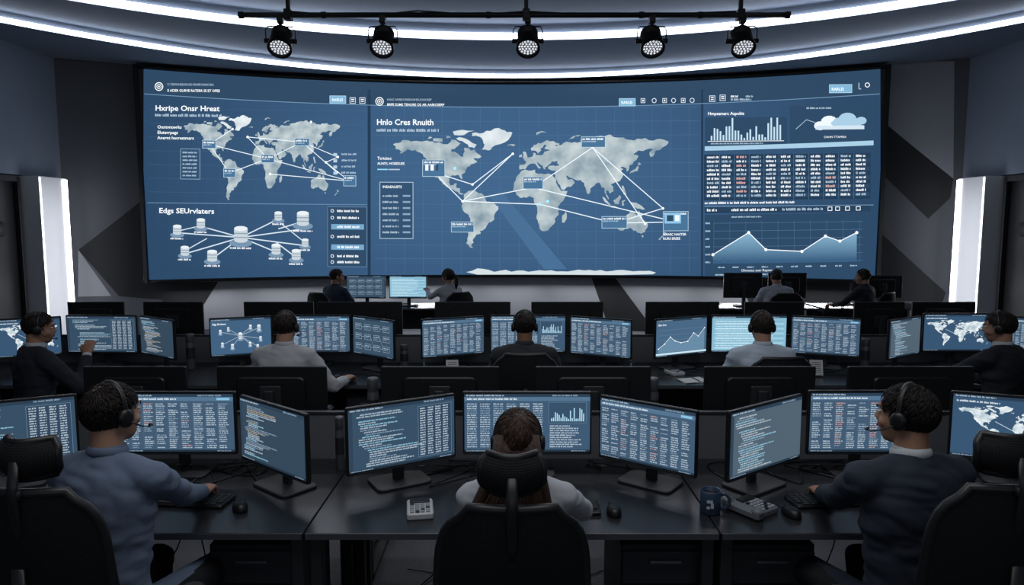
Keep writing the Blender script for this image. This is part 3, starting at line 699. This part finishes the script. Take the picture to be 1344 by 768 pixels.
def chair(x,y,rz,headrest=False,arms=True,bt=1.0):
    mb=MB()
    mb.rbox((0,.02,.425),(.5,.48,.06),.09,'z',0,6,ch=.025); mb.rbox((0,.0,.385),(.3,.3,.03),.03,'z',1)
    zb,zt=.54,bt; nu,nv=18,22; hw=.235
    def bp(a,t,off):
        z=zb+(zt-zb)*t; s=(1-abs(2*t-1)**5)**(1/2.6) if 0<t<1 else .6
        s=max(s,.6); w=hw*s*(1-.1*t); xx=a*w
        yy=-.235-.05*math.sin(t*2.4-.4)+.06*a*a*s*s+off
        return (xx,yy,z)
    for off,fl in((-.012,0),(.012,1)):
        vs=[bp(-1+2*i/nu,j/nv,off) for j in range(nv+1) for i in range(nu+1)]
        fs=[(j*(nu+1)+i,j*(nu+1)+i+1,(j+1)*(nu+1)+i+1,(j+1)*(nu+1)+i) for j in range(nv) for i in range(nu)]
        mb.add(vs,fs if not fl else [f[::-1] for f in fs],0,True)
    rim=[bp(-1,j/nv,0) for j in range(nv+1)]+[bp(-1+2*i/6,1,0) for i in range(1,6)]+[bp(1,1-j/nv,0) for j in range(nv+1)]+[bp(1-2*i/6,0,0) for i in range(1,6)]
    mb.tube(rim,[(.016,.016)]*len(rim),8,1,closed=True,hint=(0,1,0))
    mb.tube([(0,-.1,.39),(0,-.27,.42),(0,-.315,.52),(0,-.31,.7),(0,-.305,bt-.22)],[(.04,.018),(.04,.018),(.035,.016),(.03,.014),(.02,.01)],10,1)
    mb.tube([(-.17,-.235,.7),(-.09,-.285,.7),(0,-.3,.7),(.09,-.285,.7),(.17,-.235,.7)],[(.012,.04)]*5,8,1,hint=(0,1,0))
    if headrest:
        mb.tube([(0,-.285,bt-.16),(0,-.30,bt-.08),(0,-.31,bt+.0),(0,-.29,bt+.10)],[(.017,.009)]*4,8,1)
        mb.cyl((0,-.31,bt+.0),(0,-.285,bt+.0),.02,mat=1)
        vs=[];fs=[];a_,b_=14,10; z0,z1=bt+.04,bt+.15
        for off in(-.013,.013):
            for j in range(b_+1):
                t=j/b_; s=max(.76,(1-abs(2*t-1)**4)**(1/3))
                for i in range(a_+1):
                    a=-1+2*i/a_; vs.append((a*.092*s,-.265+.05*a*a+off-.02*math.sin(t*3.1),z0+(z1-z0)*t))
        nn=(a_+1)*(b_+1)
        for o_ in(0,nn):
            fs+=[(o_+j*(a_+1)+i,o_+j*(a_+1)+i+1,o_+(j+1)*(a_+1)+i+1,o_+(j+1)*(a_+1)+i) for j in range(b_) for i in range(a_)]
        mb.add(vs,fs,0,True)
        k=[vs[j*(a_+1)] for j in range(b_+1)]+[vs[b_*(a_+1)+i] for i in range(1,a_)]+[vs[j*(a_+1)+a_] for j in range(b_,-1,-1)]+[vs[i] for i in range(a_-1,0,-1)]
        k=[(p[0],p[1]+.013,p[2]) for p in k]; mb.tube(k,[(.012,.012)]*len(k),8,1,closed=True,hint=(0,1,0))
    if arms:
        for s in(-1,1):
            mb.tube([(s*.2,.0,.39),(s*.285,.0,.41),(s*.3,-.0,.5),(s*.295,.0,.64)],[(.022,.016)]*4,8,1,hint=(0,1,0))
            mb.rbox((s*.295,.03,.655),(.085,.25,.03),.035,'z',1,5,ch=.012)
    mb.cyl((0,0,.1),(0,0,.38),.028,n=16,mat=2); mb.cyl((0,0,.08),(0,0,.2),.04,n=16,mat=1)
    for k in range(5):
        a=2*math.pi*k/5+.3; c,s_=math.cos(a),math.sin(a)
        mb.tube([(0,0,.12),(c*.16,s_*.16,.1),(c*.29,s_*.29,.075)],[(.03,.022),(.024,.018),(.016,.014)],8,1,hint=(-s_,c,0))
        for o_ in(-.014,.014):
            px,py=c*.29-s_*o_,s_*.29+c*o_; mb.cyl((px+s_*.009,py-c*.009,.03),(px-s_*.009,py+c*.009,.03),.029,n=14,mat=1)
    mb.obj('office_chair',[M_chair,M_chairf,M_flask],loc=(x,y,0),rz=rz)
# ------------------------------------------------------------------ people
def ik(S,W,l1,l2,pole):
    d=W-S; L=min(d.length,l1+l2-.004); u=d.normalized(); a=(l1*l1-l2*l2+L*L)/(2*L); h=math.sqrt(max(0,l1*l1-a*a))
    p=pole-u*pole.dot(u); p.normalize(); return S+u*a+p*h, S+u*L
def segd(p,a,b):
    ab=b-a; t=max(0,min(1,(p-a).dot(ab)/ab.length_squared)); return (p-a-ab*t).length
def seated(name,x,y,yaw,hands,shirt,hair='#2a2019',skin='#a67c66',pants='#16181d',lean=.06,hy=0.,hp=.08,female=False,style='short',headset=True,mic=1,vox=.014,sc=1.,collar=None,poles=None,suit=False):
    yaw=math.radians(yaw); hy=math.radians(hy)
    E=empty(name,(x,y,0),yaw); IM=(Matrix.Translation((x,y,0))@Matrix.Rotation(yaw,4,'Z')).inverted()
    rg=random.Random(int(x*100)+int(y*10))
    k=.88 if female else 1.
    RL=Matrix.Rotation(-lean,4,'X'); PV=V((0,0,.52))
    def up(p): p=V(p); p=V((p.x,p.y,.52+(p.z-.52)*sc)); return PV+(RL@(p-PV))
    mb=MB()
    lv=[(.455,.14,.11,0),(.5,.178,.135,0),(.58,.176,.125,-.005),(.68,.158,.11,-.005),(.8,.165,.112,-.005),(.92,.182,.118,-.01),(1.0,.186,.11,-.012),(1.05,.155,.09,-.014),(1.085,.095,.07,-.012),(1.115,.06,.058,-.005)]
    if suit: lv=[(a,b*1.06,c*1.05,d) for a,b,c,d in lv]
    mb.tube([up((0,d,z)) for z,a,b,d in lv],[(a*k,b) for z,a,b,d in lv],24)
    sh=.172*k
    for s in(-1,1): mb.tube([up((0,-.012,1.075)),up((s*sh*.55,-.014,1.065)),up((s*sh,-.01,1.035))],[.05,.05,.058*(.9 if female else 1)],12)
    arms=[]
    for s,hd in((-1,hands[0]),(1,hands[1])):
        S=up((s*(sh+.012),0,1.03)); 
        Wt=IM@V(hd); pole=V((s*.55,-.35,-1.)) if not poles else V(poles[0 if s<0 else 1])
        Ee,Wr=ik(S,Wt,.285*sc,.265*sc,pole)
        g=1.12 if suit else 1.
        ra=[.060*k*g,.052*k*g,.047*k*g,.046*k*g,.042*k*g,.034*g]
        mb.tube([S,S.lerp(Ee,.45),S.lerp(Ee,.92),Ee.lerp(Wr,.08),Ee.lerp(Wr,.4),Ee.lerp(Wr,.96)],ra,12)
        mb.ell(S,(.062*k*g,.062*k*g,.062*k*g)); mb.ell(Ee,(.048*k*g,)*3); arms.append((S,Ee,Wr,s))
    legs=[]
    for s in(-1,1):
        H=V((s*.095,.02,.535));K=V((s*.14,.46,.535));Am=V((s*.145,.43,.12))
        mb.tube([H,H.lerp(K,.5),K.lerp(H,.06)],[.09*k,.078*k,.064],12); mb.ell(K,(.064,.064,.064)); mb.tube([K,K.lerp(Am,.35),Am],[.06,.058,.045],12); legs.append((H,K,Am))
    vs,fs=remesh(mb,vox,5)
    body=MB(); nv=[]
    for p in vs:
        w=noise.noise(V((p.x*7,p.y*7,p.z*16)))*.009+(abs(noise.noise(V((p.x*10+p.z*8,p.y*10,p.z*22))))-.2)*.016
        n=V((p.x,p.y,0))
        nv.append(tuple(p+n.normalized()*w if n.length>1e-4 else p))
    body.v=nv
    for f in fs:
        c=sum((V(vs[i]) for i in f),V())/len(f)
        da=min(min(segd(c,a[0],a[1]),segd(c,a[1],a[2])) for a in arms)
        pn=c.z<.60 and da>.07
        body.f.append(f);body.m.append(1 if pn else 0);body.c.append((0,0,0));body.s.append(True)
    Ms=mat('cloth_'+shirt.strip('#')+('s' if suit else ''),shirt,.85,var=.12,scale=9,bump=.5,bscale=12); Mp=mat('cloth_'+pants.strip('#'),pants,.85,bump=.3,bscale=15)
    Mk=mat('skin_'+skin.strip('#'),skin,.5,var=.06,scale=12,bump=.05,bscale=200); Mh=mat('hair_'+hair.strip('#'),hair,.5,var=.5,scale=60,bump=.5,bscale=70,stretch=(3,3,.4),spec=.3)
    body.obj('body',[Ms,Mp],E)
    cb=MB(); pts=[up((.06*math.cos(a)*(.95 if female else 1),-.008+.058*math.sin(a),1.112-.006*math.sin(a))) for a in [2*math.pi*i/20 for i in range(20)]]
    cb.tube(pts,[(.009,.018)]*20,8,0,closed=True,hint=(1,0,0)); 
    cb.tube([up((.052*math.cos(a),-.006+.05*math.sin(a),1.128)) for a in [2*math.pi*i/20 for i in range(20)]],.009,8,0,closed=True)
    cb.obj('collar',[mat('cloth_'+(collar or shirt).strip('#')+'c',collar or shirt,.8)],E)
    for S,Ee,Wr,s in arms:
        fd=(Wr-Ee).normalized()
        if suit:
            q=MB(); q.tube([Wr-fd*.02,Wr+fd*.006],[.03,.029],14,0,caps=True); q.obj('shirt_cuff',[mat('cuff_white','#c6cad0',.8)],E)
        hm=MB(); 
        raised = (Wr.z>.95)
        Y=(V((fd.x,fd.y,fd.z*.25)) if not raised else fd).normalized(); X=Y.cross(V((0,0,1))).normalized() if abs(Y.z)<.95 else V((1,0,0)); Z=X.cross(Y)
        B_=Matrix(((X.x,Y.x,Z.x,Wr.x),(X.y,Y.y,Z.y,Wr.y),(X.z,Y.z,Z.z,Wr.z),(0,0,0,1)))
        hm.M=B_; t=-s
        hm.tube([(0,-.03,-.004),(0,0,-.002),(0,.035,.002),(0,.07,.003),(0,.09,0)],[(.025,.022),(.027,.02),(.038,.018),(.041,.015),(.037,.011)],14)
        for i,(bx,ln) in enumerate(((t*.03,.07),(t*.0105,.078),(-t*.0095,.072),(-t*.029,.057))):
            a=.25+.06*i; p=V((bx,.08,-.001)); pts=[p.copy()]; sp=bx*.9
            for kf,sg in enumerate((.46,.3,.24)):
                p=p+V((sp*.6,math.cos(a),-math.sin(a)))*ln*sg; pts.append(p.copy()); a+=.42
            hm.tube(pts,[.0102,.0094,.0086,.007],10); hm.ell(pts[-1],(.0075,)*3,nu=8,nv=6)
        hm.tube([(t*.02,.015,-.006),(t*.044,.04,-.01),(t*.056,.066,-.015),(t*.055,.09,-.019)],[.015,.0125,.0105,.008],10); hm.ell((t*.055,.09,-.019),(.0085,)*3,nu=8,nv=6)
        hv,hf=remesh(hm,.0045 if vox<.012 else .006,2); h2=MB(); h2.add(hv,hf,0,True); h2.obj('hand_'+('right' if s>0 else 'left'),[Mk],E)
    sb=MB()
    for H,K,Am in legs:
        sb.tube([Am+V((0,-.05,-.07)),Am+V((0,0,-.065)),Am+V((0,.08,-.075)),Am+V((0,.16,-.088)),Am+V((0,.2,-.095))],[(.03,.04),(.042,.05),(.045,.04),(.045,.028),(.03,.02)],14,hint=(1,0,0))
    sb.obj('shoes',[mat('shoe_leather','#101012',.35)],E)
    HC=up((0,.012,1.235)); HM=Matrix.Translation(HC)@Matrix.Rotation(hy,4,'Z')@Matrix.Rotation(-hp,4,'X')@Matrix.Scale(.94 if female else 1.,4)
    hd=MB(); hd.M=HM
    hd.ell((0,-.012,.03),(.074,.095,.084));hd.ell((0,.022,-.022),(.062,.068,.085));hd.ell((0,.035,-.068),(.048,.048,.038));hd.ell((0,.042,-.088),(.028,.036,.022))
    hd.ell((0,.077,.028),(.045,.012,.011));hd.tube([(0,.085,.012),(0,.094,-.01),(0,.1,-.025)],[.007,.009,.012],8);hd.ell((.009,.092,-.028),(.008,.009,.007));hd.ell((-.009,.092,-.028),(.008,.009,.007))
    for s in(-1,1): hd.ell((s*.075,-.008,-.008),(.010,.02,.031),R=Matrix.Rotation(s*.25,3,'Z')); hd.ell((s*.038,.056,-.03),(.022,.022,.02))
    hd.ell((0,.083,-.052),(.022,.01,.01))
    hd.M=Matrix.Identity(4)
    hd.tube([up((0,-.012,1.07)),up((0,-.012,1.12)),HM@V((0,-.022,-.05)),HM@V((0,-.015,.0))],[.056*k,.054*k,.056*k,.05*k],14)
    hv,hf=remesh(hd,.006 if vox<.012 else .008,3)
    q=MB(); q.add(hv,hf,0,True); q.M=HM
    for s in(-1,1):
        q.ell((s*.029,.077,.006),(.0135,.010,.007),1); q.ell((s*.029,.0855,.006),(.005,.003,.005),2)
        q.tube([(s*.014,.089,.022),(s*.03,.09,.026),(s*.046,.079,.022)],[.003,.0035,.002],6,4)
    q.ell((0,.0915,-.05),(.019,.004,.003),3); q.ell((0,.0905,-.055),(.016,.004,.0035),3)
    q.obj('head',[Mk,M_eye,M_iris,M_lip,Mh],E)
    h=MB(); h.M=HM; nu,nv_=56,40; C=V((0,-.012,.024)); th=-.001 if style=='short' else .006
    rx,ry,rz=.0775+th,.099+th,.091+th
    def hcut(fr):
        if style=='short':
            if fr<-.3: return -.092
            if fr<-.1: return -.092+(fr+.3)/.2*.05
            if fr<.12: return .0
            if fr<.42: return -.034
            return (fr-.42)/.58*.055-.004
        return -.1 if fr<.2 else (-.06 if fr<.45 else (-.06+(fr-.45)/.55*.11))
    def fro(d):
        hor=V((d.x,d.y)); return hor.normalized().y if hor.length>.01 else 0
    vs=[];fs=[]
    for j in range(nv_+1):
        ph=math.pi*j/nv_
        for i in range(nu):
            t=2*math.pi*i/nu; d=V((math.sin(ph)*math.cos(t),math.sin(ph)*math.sin(t),math.cos(ph)))
            p=V((d.x*rx,d.y*ry,d.z*rz)); cut=hcut(fro(d))
            zz=p.z+.008*noise.noise(V((d.x*8,d.y*8,3.)))
            if zz<cut: p*= max(.78,1-(cut-zz)*9)
            else: p*=1+.03*noise.noise(V((d.x*7,d.y*7,d.z*4)))
            vs.append(C+p)
    for j in range(nv_):
        for i in range(nu): fs.append((j*nu+i,(j+1)*nu+i,(j+1)*nu+(i+1)%nu,j*nu+(i+1)%nu))
    h.add(vs,fs,0,True)
    # hair locks lying over the scalp, flowing from the crown
    crown=V((.15,-.45,.88)).normalized(); nl=1400 if vox<.012 else (300 if vox<.015 else 120)
    for cnt in range(nl):
        d=V((rg.gauss(0,1),rg.gauss(0,1),rg.gauss(0,1))).normalized()
        cut=hcut(fro(d)); pz=d.z*rz
        if pz<cut-.002: continue
        tg=d-crown*1.0; tg=tg-d*tg.dot(d)
        if tg.length<.05: tg=V((rg.gauss(0,1),rg.gauss(0,1),0))
        tg.normalize(); tg=(tg+V((rg.uniform(-.2,.2),rg.uniform(-.2,.2),rg.uniform(-.15,.05)))).normalized()
        ln=(.03 if style=='short' else .05)*rg.uniform(.7,1.2); P3=[]
        for kk,lift in((0,.0),(.35,.0022),(.7,.0024),(1.,.0008)):
            dd=(d+tg*(ln*kk/.09)).normalized(); P3.append(C+V((dd.x*(rx+lift),dd.y*(ry+lift),dd.z*(rz+lift))))
        w=rg.uniform(.0014,.003)*(1.6 if vox>.012 else 1)
        h.tube(P3,[(w*.6,w*.5),(w,w*.6),(w*.8,w*.5),(w*.15,w*.15)],5,0,hint=tuple(tg.cross(d)))
    if style=='long':
        for ox,tx,w in((0,-.02,.055),(-.035,-.075,.035),(.035,.05,.04),(-.06,-.12,.026),(.058,.06,.02)):
            h.tube([(ox,-.06,.03),(ox*1.2,-.095,-.05),(ox*1.3+tx*.2,-.104,-.12),(ox*1.2+tx*.6,-.12,-.2),(tx+ox,-.12,-.27),(tx+ox-.01,-.115,-.31)],[(w,.04),(w,.034),(w*.95,.03),(w*.85,.024),(w*.6,.018),(w*.15,.006)],12)
        for _ in range(200):
            ox=rg.uniform(-.075,.075); tx=-.05+ox*.6+rg.uniform(-.03,.03); dy=rg.uniform(-.012,.006)
            h.tube([(ox*.9,-.085+abs(ox)*.5+dy,.02),(ox*1.05,-.12+abs(ox)*.4+dy,-.06),(ox*1.1+tx*.3,-.132+abs(ox)*.3+dy,-.14),(ox*.8+tx,-.14+abs(ox)*.2+dy,-.22-rg.uniform(0,.03)),(ox*.6+tx*1.3,-.13+dy,-.3-rg.uniform(0,.05))],[.003,.004,.004,.003,.001],5)
    if style=='pony':
        h.ell((0,-.11,.02),(.022,.025,.025)); h.tube([(0,-.11,.02),(0,-.15,-.01),(0,-.155,-.07),(0,-.14,-.14),(0,-.13,-.2)],[.02,.03,.032,.026,.008],12)
    h.obj('hair',[Mh],E)
    if headset:
        g=MB(); g.M=HM; ex=.006 if style!='short' else 0.
        g.tube([((.083+ex)*math.sin(a),-.005,.018+(.101+ex)*math.cos(a)) for a in [(-1+2*i/16)*1.68 for i in range(17)]],[(.009,.0035)]*17,8,0,hint=(0,1,0))
        g.tube([((.081+ex)*math.sin(a),-.005,.018+(.0985+ex)*math.cos(a)) for a in [(-1+2*i/10)*.7 for i in range(11)]],[(.012,.004)]*11,8,1,hint=(0,1,0))
        for s in(-1,1):
            X=s*(.079+ex)
            g.tube([(X-s*.008,-.005,-.008),(X,-.005,-.008),(X+s*.009,-.005,-.008),(X+s*.015,-.005,-.008),(X+s*.017,-.005,-.008)],[(.025,.031),(.029,.034),(.028,.033),(.02,.025),(.01,.012)],18,0,hint=(0,1,0))
        s=mic; g.tube([(s*(.092+ex),0,-.02),(s*.097,.04,-.045),(s*.085,.085,-.062),(s*.055,.108,-.066)],[.003,.0025,.0025,.0025],6,0)
        g.ell((s*.05,.11,-.066),(.011,.007,.007),1)
        g.obj('headset',[M_black,M_dgrey],E)
    return E
# ------------------------------------------------------------------ layout
for i in range(-2,3):
    desk(i*1.65-.825,i*1.65+.825,2.59,3.46,True,False)
    desk(i*1.65-.825,i*1.65+.825,3.53,4.28,False,False)
    partition(i*1.65-.825,i*1.65+.825,3.495,.34)
for x in(-1.07,.63,1.07,-2.7,2.7): pedestal(x,2.95)
Fm=[((-2.56,2.93),(-2.07,3.18),.83,1.155,'code'),((-1.905,3.2),(-1.325,3.2),.85,1.16,'table'),((-1.305,3.2),(-.885,2.86),.83,1.145,'code2'),
((-.735,2.95),(-.272,3.22),.83,1.147,'code'),((-.237,3.2),(.383,3.2),.85,1.16,'dash'),((.42,3.22),(.815,2.93),.83,1.14,'table'),
((.94,2.88),(1.39,3.2),.83,1.15,'slate'),((1.42,3.2),(1.96,3.2),.85,1.165,'table'),((2.1,3.2),(2.62,2.98),.84,1.165,'map')]
for a in Fm: monitor(*a)
for u0,u1 in((113,247),(287,430),(501,655),(703,853),(923,1068),(1110,1275)):
    x0,x1=(u0-672)/231.5,(u1-672)/231.5
    monitor((x1,3.8),(x0,3.8),.83,1.16,'off')
keyboard(-1.45,2.9,-.1);keyboard(.16,2.82);keyboard(1.43,2.9,.1)
mouse(-1.165,2.82,.5);mouse(.43,2.78,0);mouse(1.17,2.76,.2)
deskphone(-.39,2.79,.15,True);deskphone(1.04,2.82,.6,False,'desk_phone');mug(.84,2.79)
thermos(-.855,3.30,h=.27,r=.022);thermos(.875,3.3,h=.26,r=.022);thermos(-.81,3.9,h=.33,r=.033);thermos(.82,3.9,h=.33,r=.033);thermos(1.72,4.1,h=.25)
for cx in(-1.65,0,1.65):
    rr=random.Random(int(cx*10)+50); L=[]
    for k in range(7):
        a=cx+rr.uniform(-.6,.6)
        L.append([(a,3.2,.80),(a+rr.uniform(-.08,.08),3.3,.748),(a+rr.uniform(-.2,.2),3.22+rr.uniform(-.2,.1),.745),(a+rr.uniform(-.3,.3),3.3+rr.uniform(-.1,.08),.745),(a+rr.uniform(-.3,.3),3.42,.746)])
    for k in range(7):
        a=cx+rr.uniform(-.5,.5); L.append([(a,3.3,.66),(a+rr.uniform(-.1,.1),3.25,.4),(a+rr.uniform(-.25,.25),3.3,.12),(a+rr.uniform(-.3,.3),3.5,.012),(a+rr.uniform(-.4,.4),3.7,.012)])
    cables(L)
for i in range(-3,4):
    c=i*1.85+.14
    if abs(c)>6: continue
    desk(c-.925,c+.925,5.1,5.98,True); desk(c-.925,c+.925,6.05,6.8,False); partition(c-.925,c+.925,6.015)
    pedestal(c+.6,5.45)
def r2(u0,y0,u1,y1,k,zb=.85,zt=1.185):
    f=lambda u,y:(u-672)/896*(.995*y+.09)
    monitor((f(u0,y0),y0),(f(u1,y1),y1),zb,zt,k)
r2(-5,5.55,81,5.75,'map');r2(87,5.82,180,5.8,'code');r2(184,5.8,228,5.5,'code2')
r2(275,5.6,357,5.78,'net');r2(362,5.82,460,5.82,'table');r2(463,5.8,517,5.48,'flow')
r2(553,5.55,636,5.78,'table');r2(643,5.82,743,5.82,'dash');r2(748,5.78,829,5.52,'table')
r2(860,5.55,928,5.8,'chart');r2(933,5.82,1033,5.82,'light');r2(1038,5.8,1130,5.6,'table')
r2(1167,5.5,1208,5.78,'slate');r2(1211,5.82,1303,5.82,'map',.86,1.2);r2(1309,5.8,1380,5.6,'table')
for u0,u1 in((97,170),(195,272),(325,415),(420,530),(572,670),(697,790),(845,940),(973,1050),(1115,1180),(1190,1272)):
    monitor(((u1-672)/136.4,6.45),((u0-672)/136.4,6.45),.86,1.23,'off')
for x in(-3.4,-1.7,.12,1.95,3.7): keyboard(x,5.3); mouse(x+.32,5.3)
for x,y,h in((-2.72,5.7,.3),(.96,5.75,.28),(2.99,5.7,.26),(-.92,5.75,.2)): thermos(x,y,h=h,r=.035)
def papers(x,y,rz):
    mb=MB()
    for i in range(4): mb.M=Matrix.Rotation(i*.05,4,'Z'); mb.box((0,0,.0015+i*.002),(.21,.15,.0018),0)
    mb.M=Matrix.Identity(4); mb.rbox((.02,.0,.0115),(.008,.14,.007),.003,'x',1); mb.obj('paper_stack',[M_paper,M_dgrey],loc=(x,y,DZ),rz=rz)
papers(1.42,5.25,.2)
deskphone(1.33,5.5,.3,True,'desk_phone')
def memo(x,y,rz):
    mb=MB(); mb.M=Matrix.Rotation(-.3,4,'X'); mb.box((0,0,.07),(.1,.002,.13),0)
    for i in range(6): mb.box((0,-.0015,.115-i*.016),(.07,.001,.004),1)
    mb.M=Matrix.Identity(4); mb.rbox((0,.015,.006),(.09,.06,.012),.006,'z',1); mb.obj('memo_holder',[M_paper,M_dgrey],loc=(x,y,DZ),rz=rz)
memo(-.48,5.4,.1);memo(2.45,5.4,-.2)
cables([[(x,5.75,.745),(x+.1,5.6,.745),(x-.1,5.5,.745),(x+.15,5.45,.745),(x+.3,5.6,.745)] for x in(-3.1,-1.2,-.2,.7,1.3,1.5,2.6,3.4)])
for c in(-2.9,-1.25): desk(c-.82,c+.82,9.95,10.65,True)
for c in(3.7,5.4): desk(c-.82,c+.82,9.95,10.65,True)
monitor((-2.48,10.2),(-1.9,10.2),.86,1.21,'flow');monitor((-1.84,10.2),(-1.28,10.2),.86,1.21,'light')
monitor((3.78,10.3),(3.2,10.3),.86,1.24,'off');monitor((4.45,10.3),(3.87,10.3),.86,1.24,'off');monitor((5.9,10.3),(5.3,10.3),.86,1.2,'off')
keyboard(-2.1,10.02);mouse(-1.75,10.04);keyboard(3.7,10.02);thermos(-1.05,10.2,h=.14);papers(-.8,10.15,.1)
# people & chairs
chair(-1.44,2.22,math.radians(-2),True,True,1.165); seated('seated_man',-1.45,2.31,-10,[(-1.60,2.86,.79),(-1.34,2.88,.79)],'#66748b',hair='#1d1613',skin='#b08770',lean=.10,hy=-16,hp=.0,vox=.01,sc=1.07,mic=1)
chair(.0,2.17,0,True,True,1.135); seated('seated_woman',.02,2.28,0,[(-.12,2.78,.79),(.24,2.76,.79)],'#b4b6bd',hair='#3b2a22',lean=.05,hp=.05,female=True,style='long',vox=.01,sc=.955,poles=[(-1.1,-.3,-.6),(1.1,-.3,-.6)])
chair(1.46,2.2,math.radians(2),True,True,1.185); seated('seated_man',1.43,2.31,10,[(1.34,2.86,.79),(1.56,2.86,.79)],'#232a38',hair='#17110f',skin='#a87d64',lean=.10,hy=30,hp=.0,vox=.01,sc=1.06,mic=-1,collar='#c6cad0',suit=True)
ppl=[(-3.38,4.72,-38,'#1f2430','#211915',-25,True,1.08,'#a67c66'),(-1.62,4.75,-6,'#b9bbc0','#261d18',4,False,.95,'#b58d76'),(.09,4.78,0,'#2b2f36','#1b1512',0,False,1.1,'#8d6650'),(1.78,4.75,0,'#c0cddd','#2b211b',0,False,1.08,'#b58d76'),(3.5,4.75,30,'#1c2029','#1d1613',20,True,1.08,'#a67c66')]
for i,(x,y,yw,sh,hr,hyw,st,bt,sk) in enumerate(ppl):
    chair(x,y-.07,math.radians(yw),False,True,bt)
    hd=[(x-.2,y+.42,.79),(x+.22,y+.42,.79)]
    if i==0: hd=[(x+.08,y+.42,.79),(x+.30,y+.16,1.02)]
    if i==1: hd=[(x-.2,y+.42,.79),(x+.36,y+.36,.79)]
    if i==4: hd=[(x-.3,y+.42,.79),(x,y+.45,.79)]
    seated('seated_man',x,y,yw,hd,sh,hair=hr,skin=sk,hy=hyw,hp=.1,vox=.014,sc=1.0,mic=1 if i!=4 else -1,suit=st,collar='#b9bdc4' if st else None,lean=.08)
for x,y,yw,nm,sh,hy,hd,sty in((-2.52,9.55,-35,'seated_man','#2b3647',-30,[(-2.45,9.98,.79),(-2.2,9.9,.79)],'short'),(-.86,9.6,38,'seated_woman','#b4b6bd',25,[(-1.25,10.0,1.0),(-.9,10.05,.79)],'pony'),(3.72,9.5,0,'seated_man','#b2b7bf',0,[(3.5,9.95,.79),(3.9,9.95,.79)],'short'),(5.0,9.55,35,'seated_man','#20242e',30,[(4.7,9.95,.79),(5.0,9.98,.79)],'short')):
    chair(x,y-.07,math.radians(yw),False,True,1.03); seated(nm,x,y,yw,hd,sh,hy=hy,vox=.016,female=nm.endswith('woman'),style=sty,headset=(x>4),sc=1.0,lean=.1)
# ------------------------------------------------------------------ lights
def area(name,loc,rot,sx,sy,e,col):
    L=bpy.data.lights.new(name,'AREA');L.shape='RECTANGLE';L.size=sx;L.size_y=sy;L.energy=e;L.color=col
    o=bpy.data.objects.new(name,L);scene.collection.objects.link(o);o.location=loc;o.rotation_euler=rot;return o
area('ceiling_softbox_lamp',(0,1.8,4.4),(0,0,0),4,2.5,62,(.95,.97,1))
area('rear_fill_light',(0,-2.6,3.0),(math.radians(105),0,0),8,1.6,24,(.86,.92,1))  # added unseen fill behind the camera for people's backs, walls and ceiling
for i in(-1,0,1): area('under_desk_fill_light',(i*1.65,3.85,.66),(0,0,0),1.0,.3,1.3,(.95,.97,1))  # added fill lights without fixtures, to brighten the carpet beneath the desks
for i in range(-4,5):
    th=TH*i/4.6; R=RW-.28; area('screen_underglow_lamp',(R*math.sin(th),RC.y+R*math.cos(th),.98),(math.radians(-25),0,-th),1.1,.06,9.,(.95,.96,1))
for s in(-1,1): area('pillar_fill_light',(s*6.3,10.3,1.4),(0,math.radians(-90*s),0),2.2,.3,9,(.95,.96,1))  # unseen fills added in front of the pillars to brighten their faces
w=bpy.data.worlds.new('World');scene.world=w;w.use_nodes=True;w.node_tree.nodes['Background'].inputs[0].default_value=(.02,.025,.03,1)
cam=bpy.data.cameras.new('Camera');cam.lens=24;cam.sensor_width=36;cam.clip_start=.05
co=bpy.data.objects.new('Camera',cam);scene.collection.objects.link(co);co.location=(0,0,1.95);co.rotation_euler=(math.radians(90-5.6),0,0);scene.camera=co
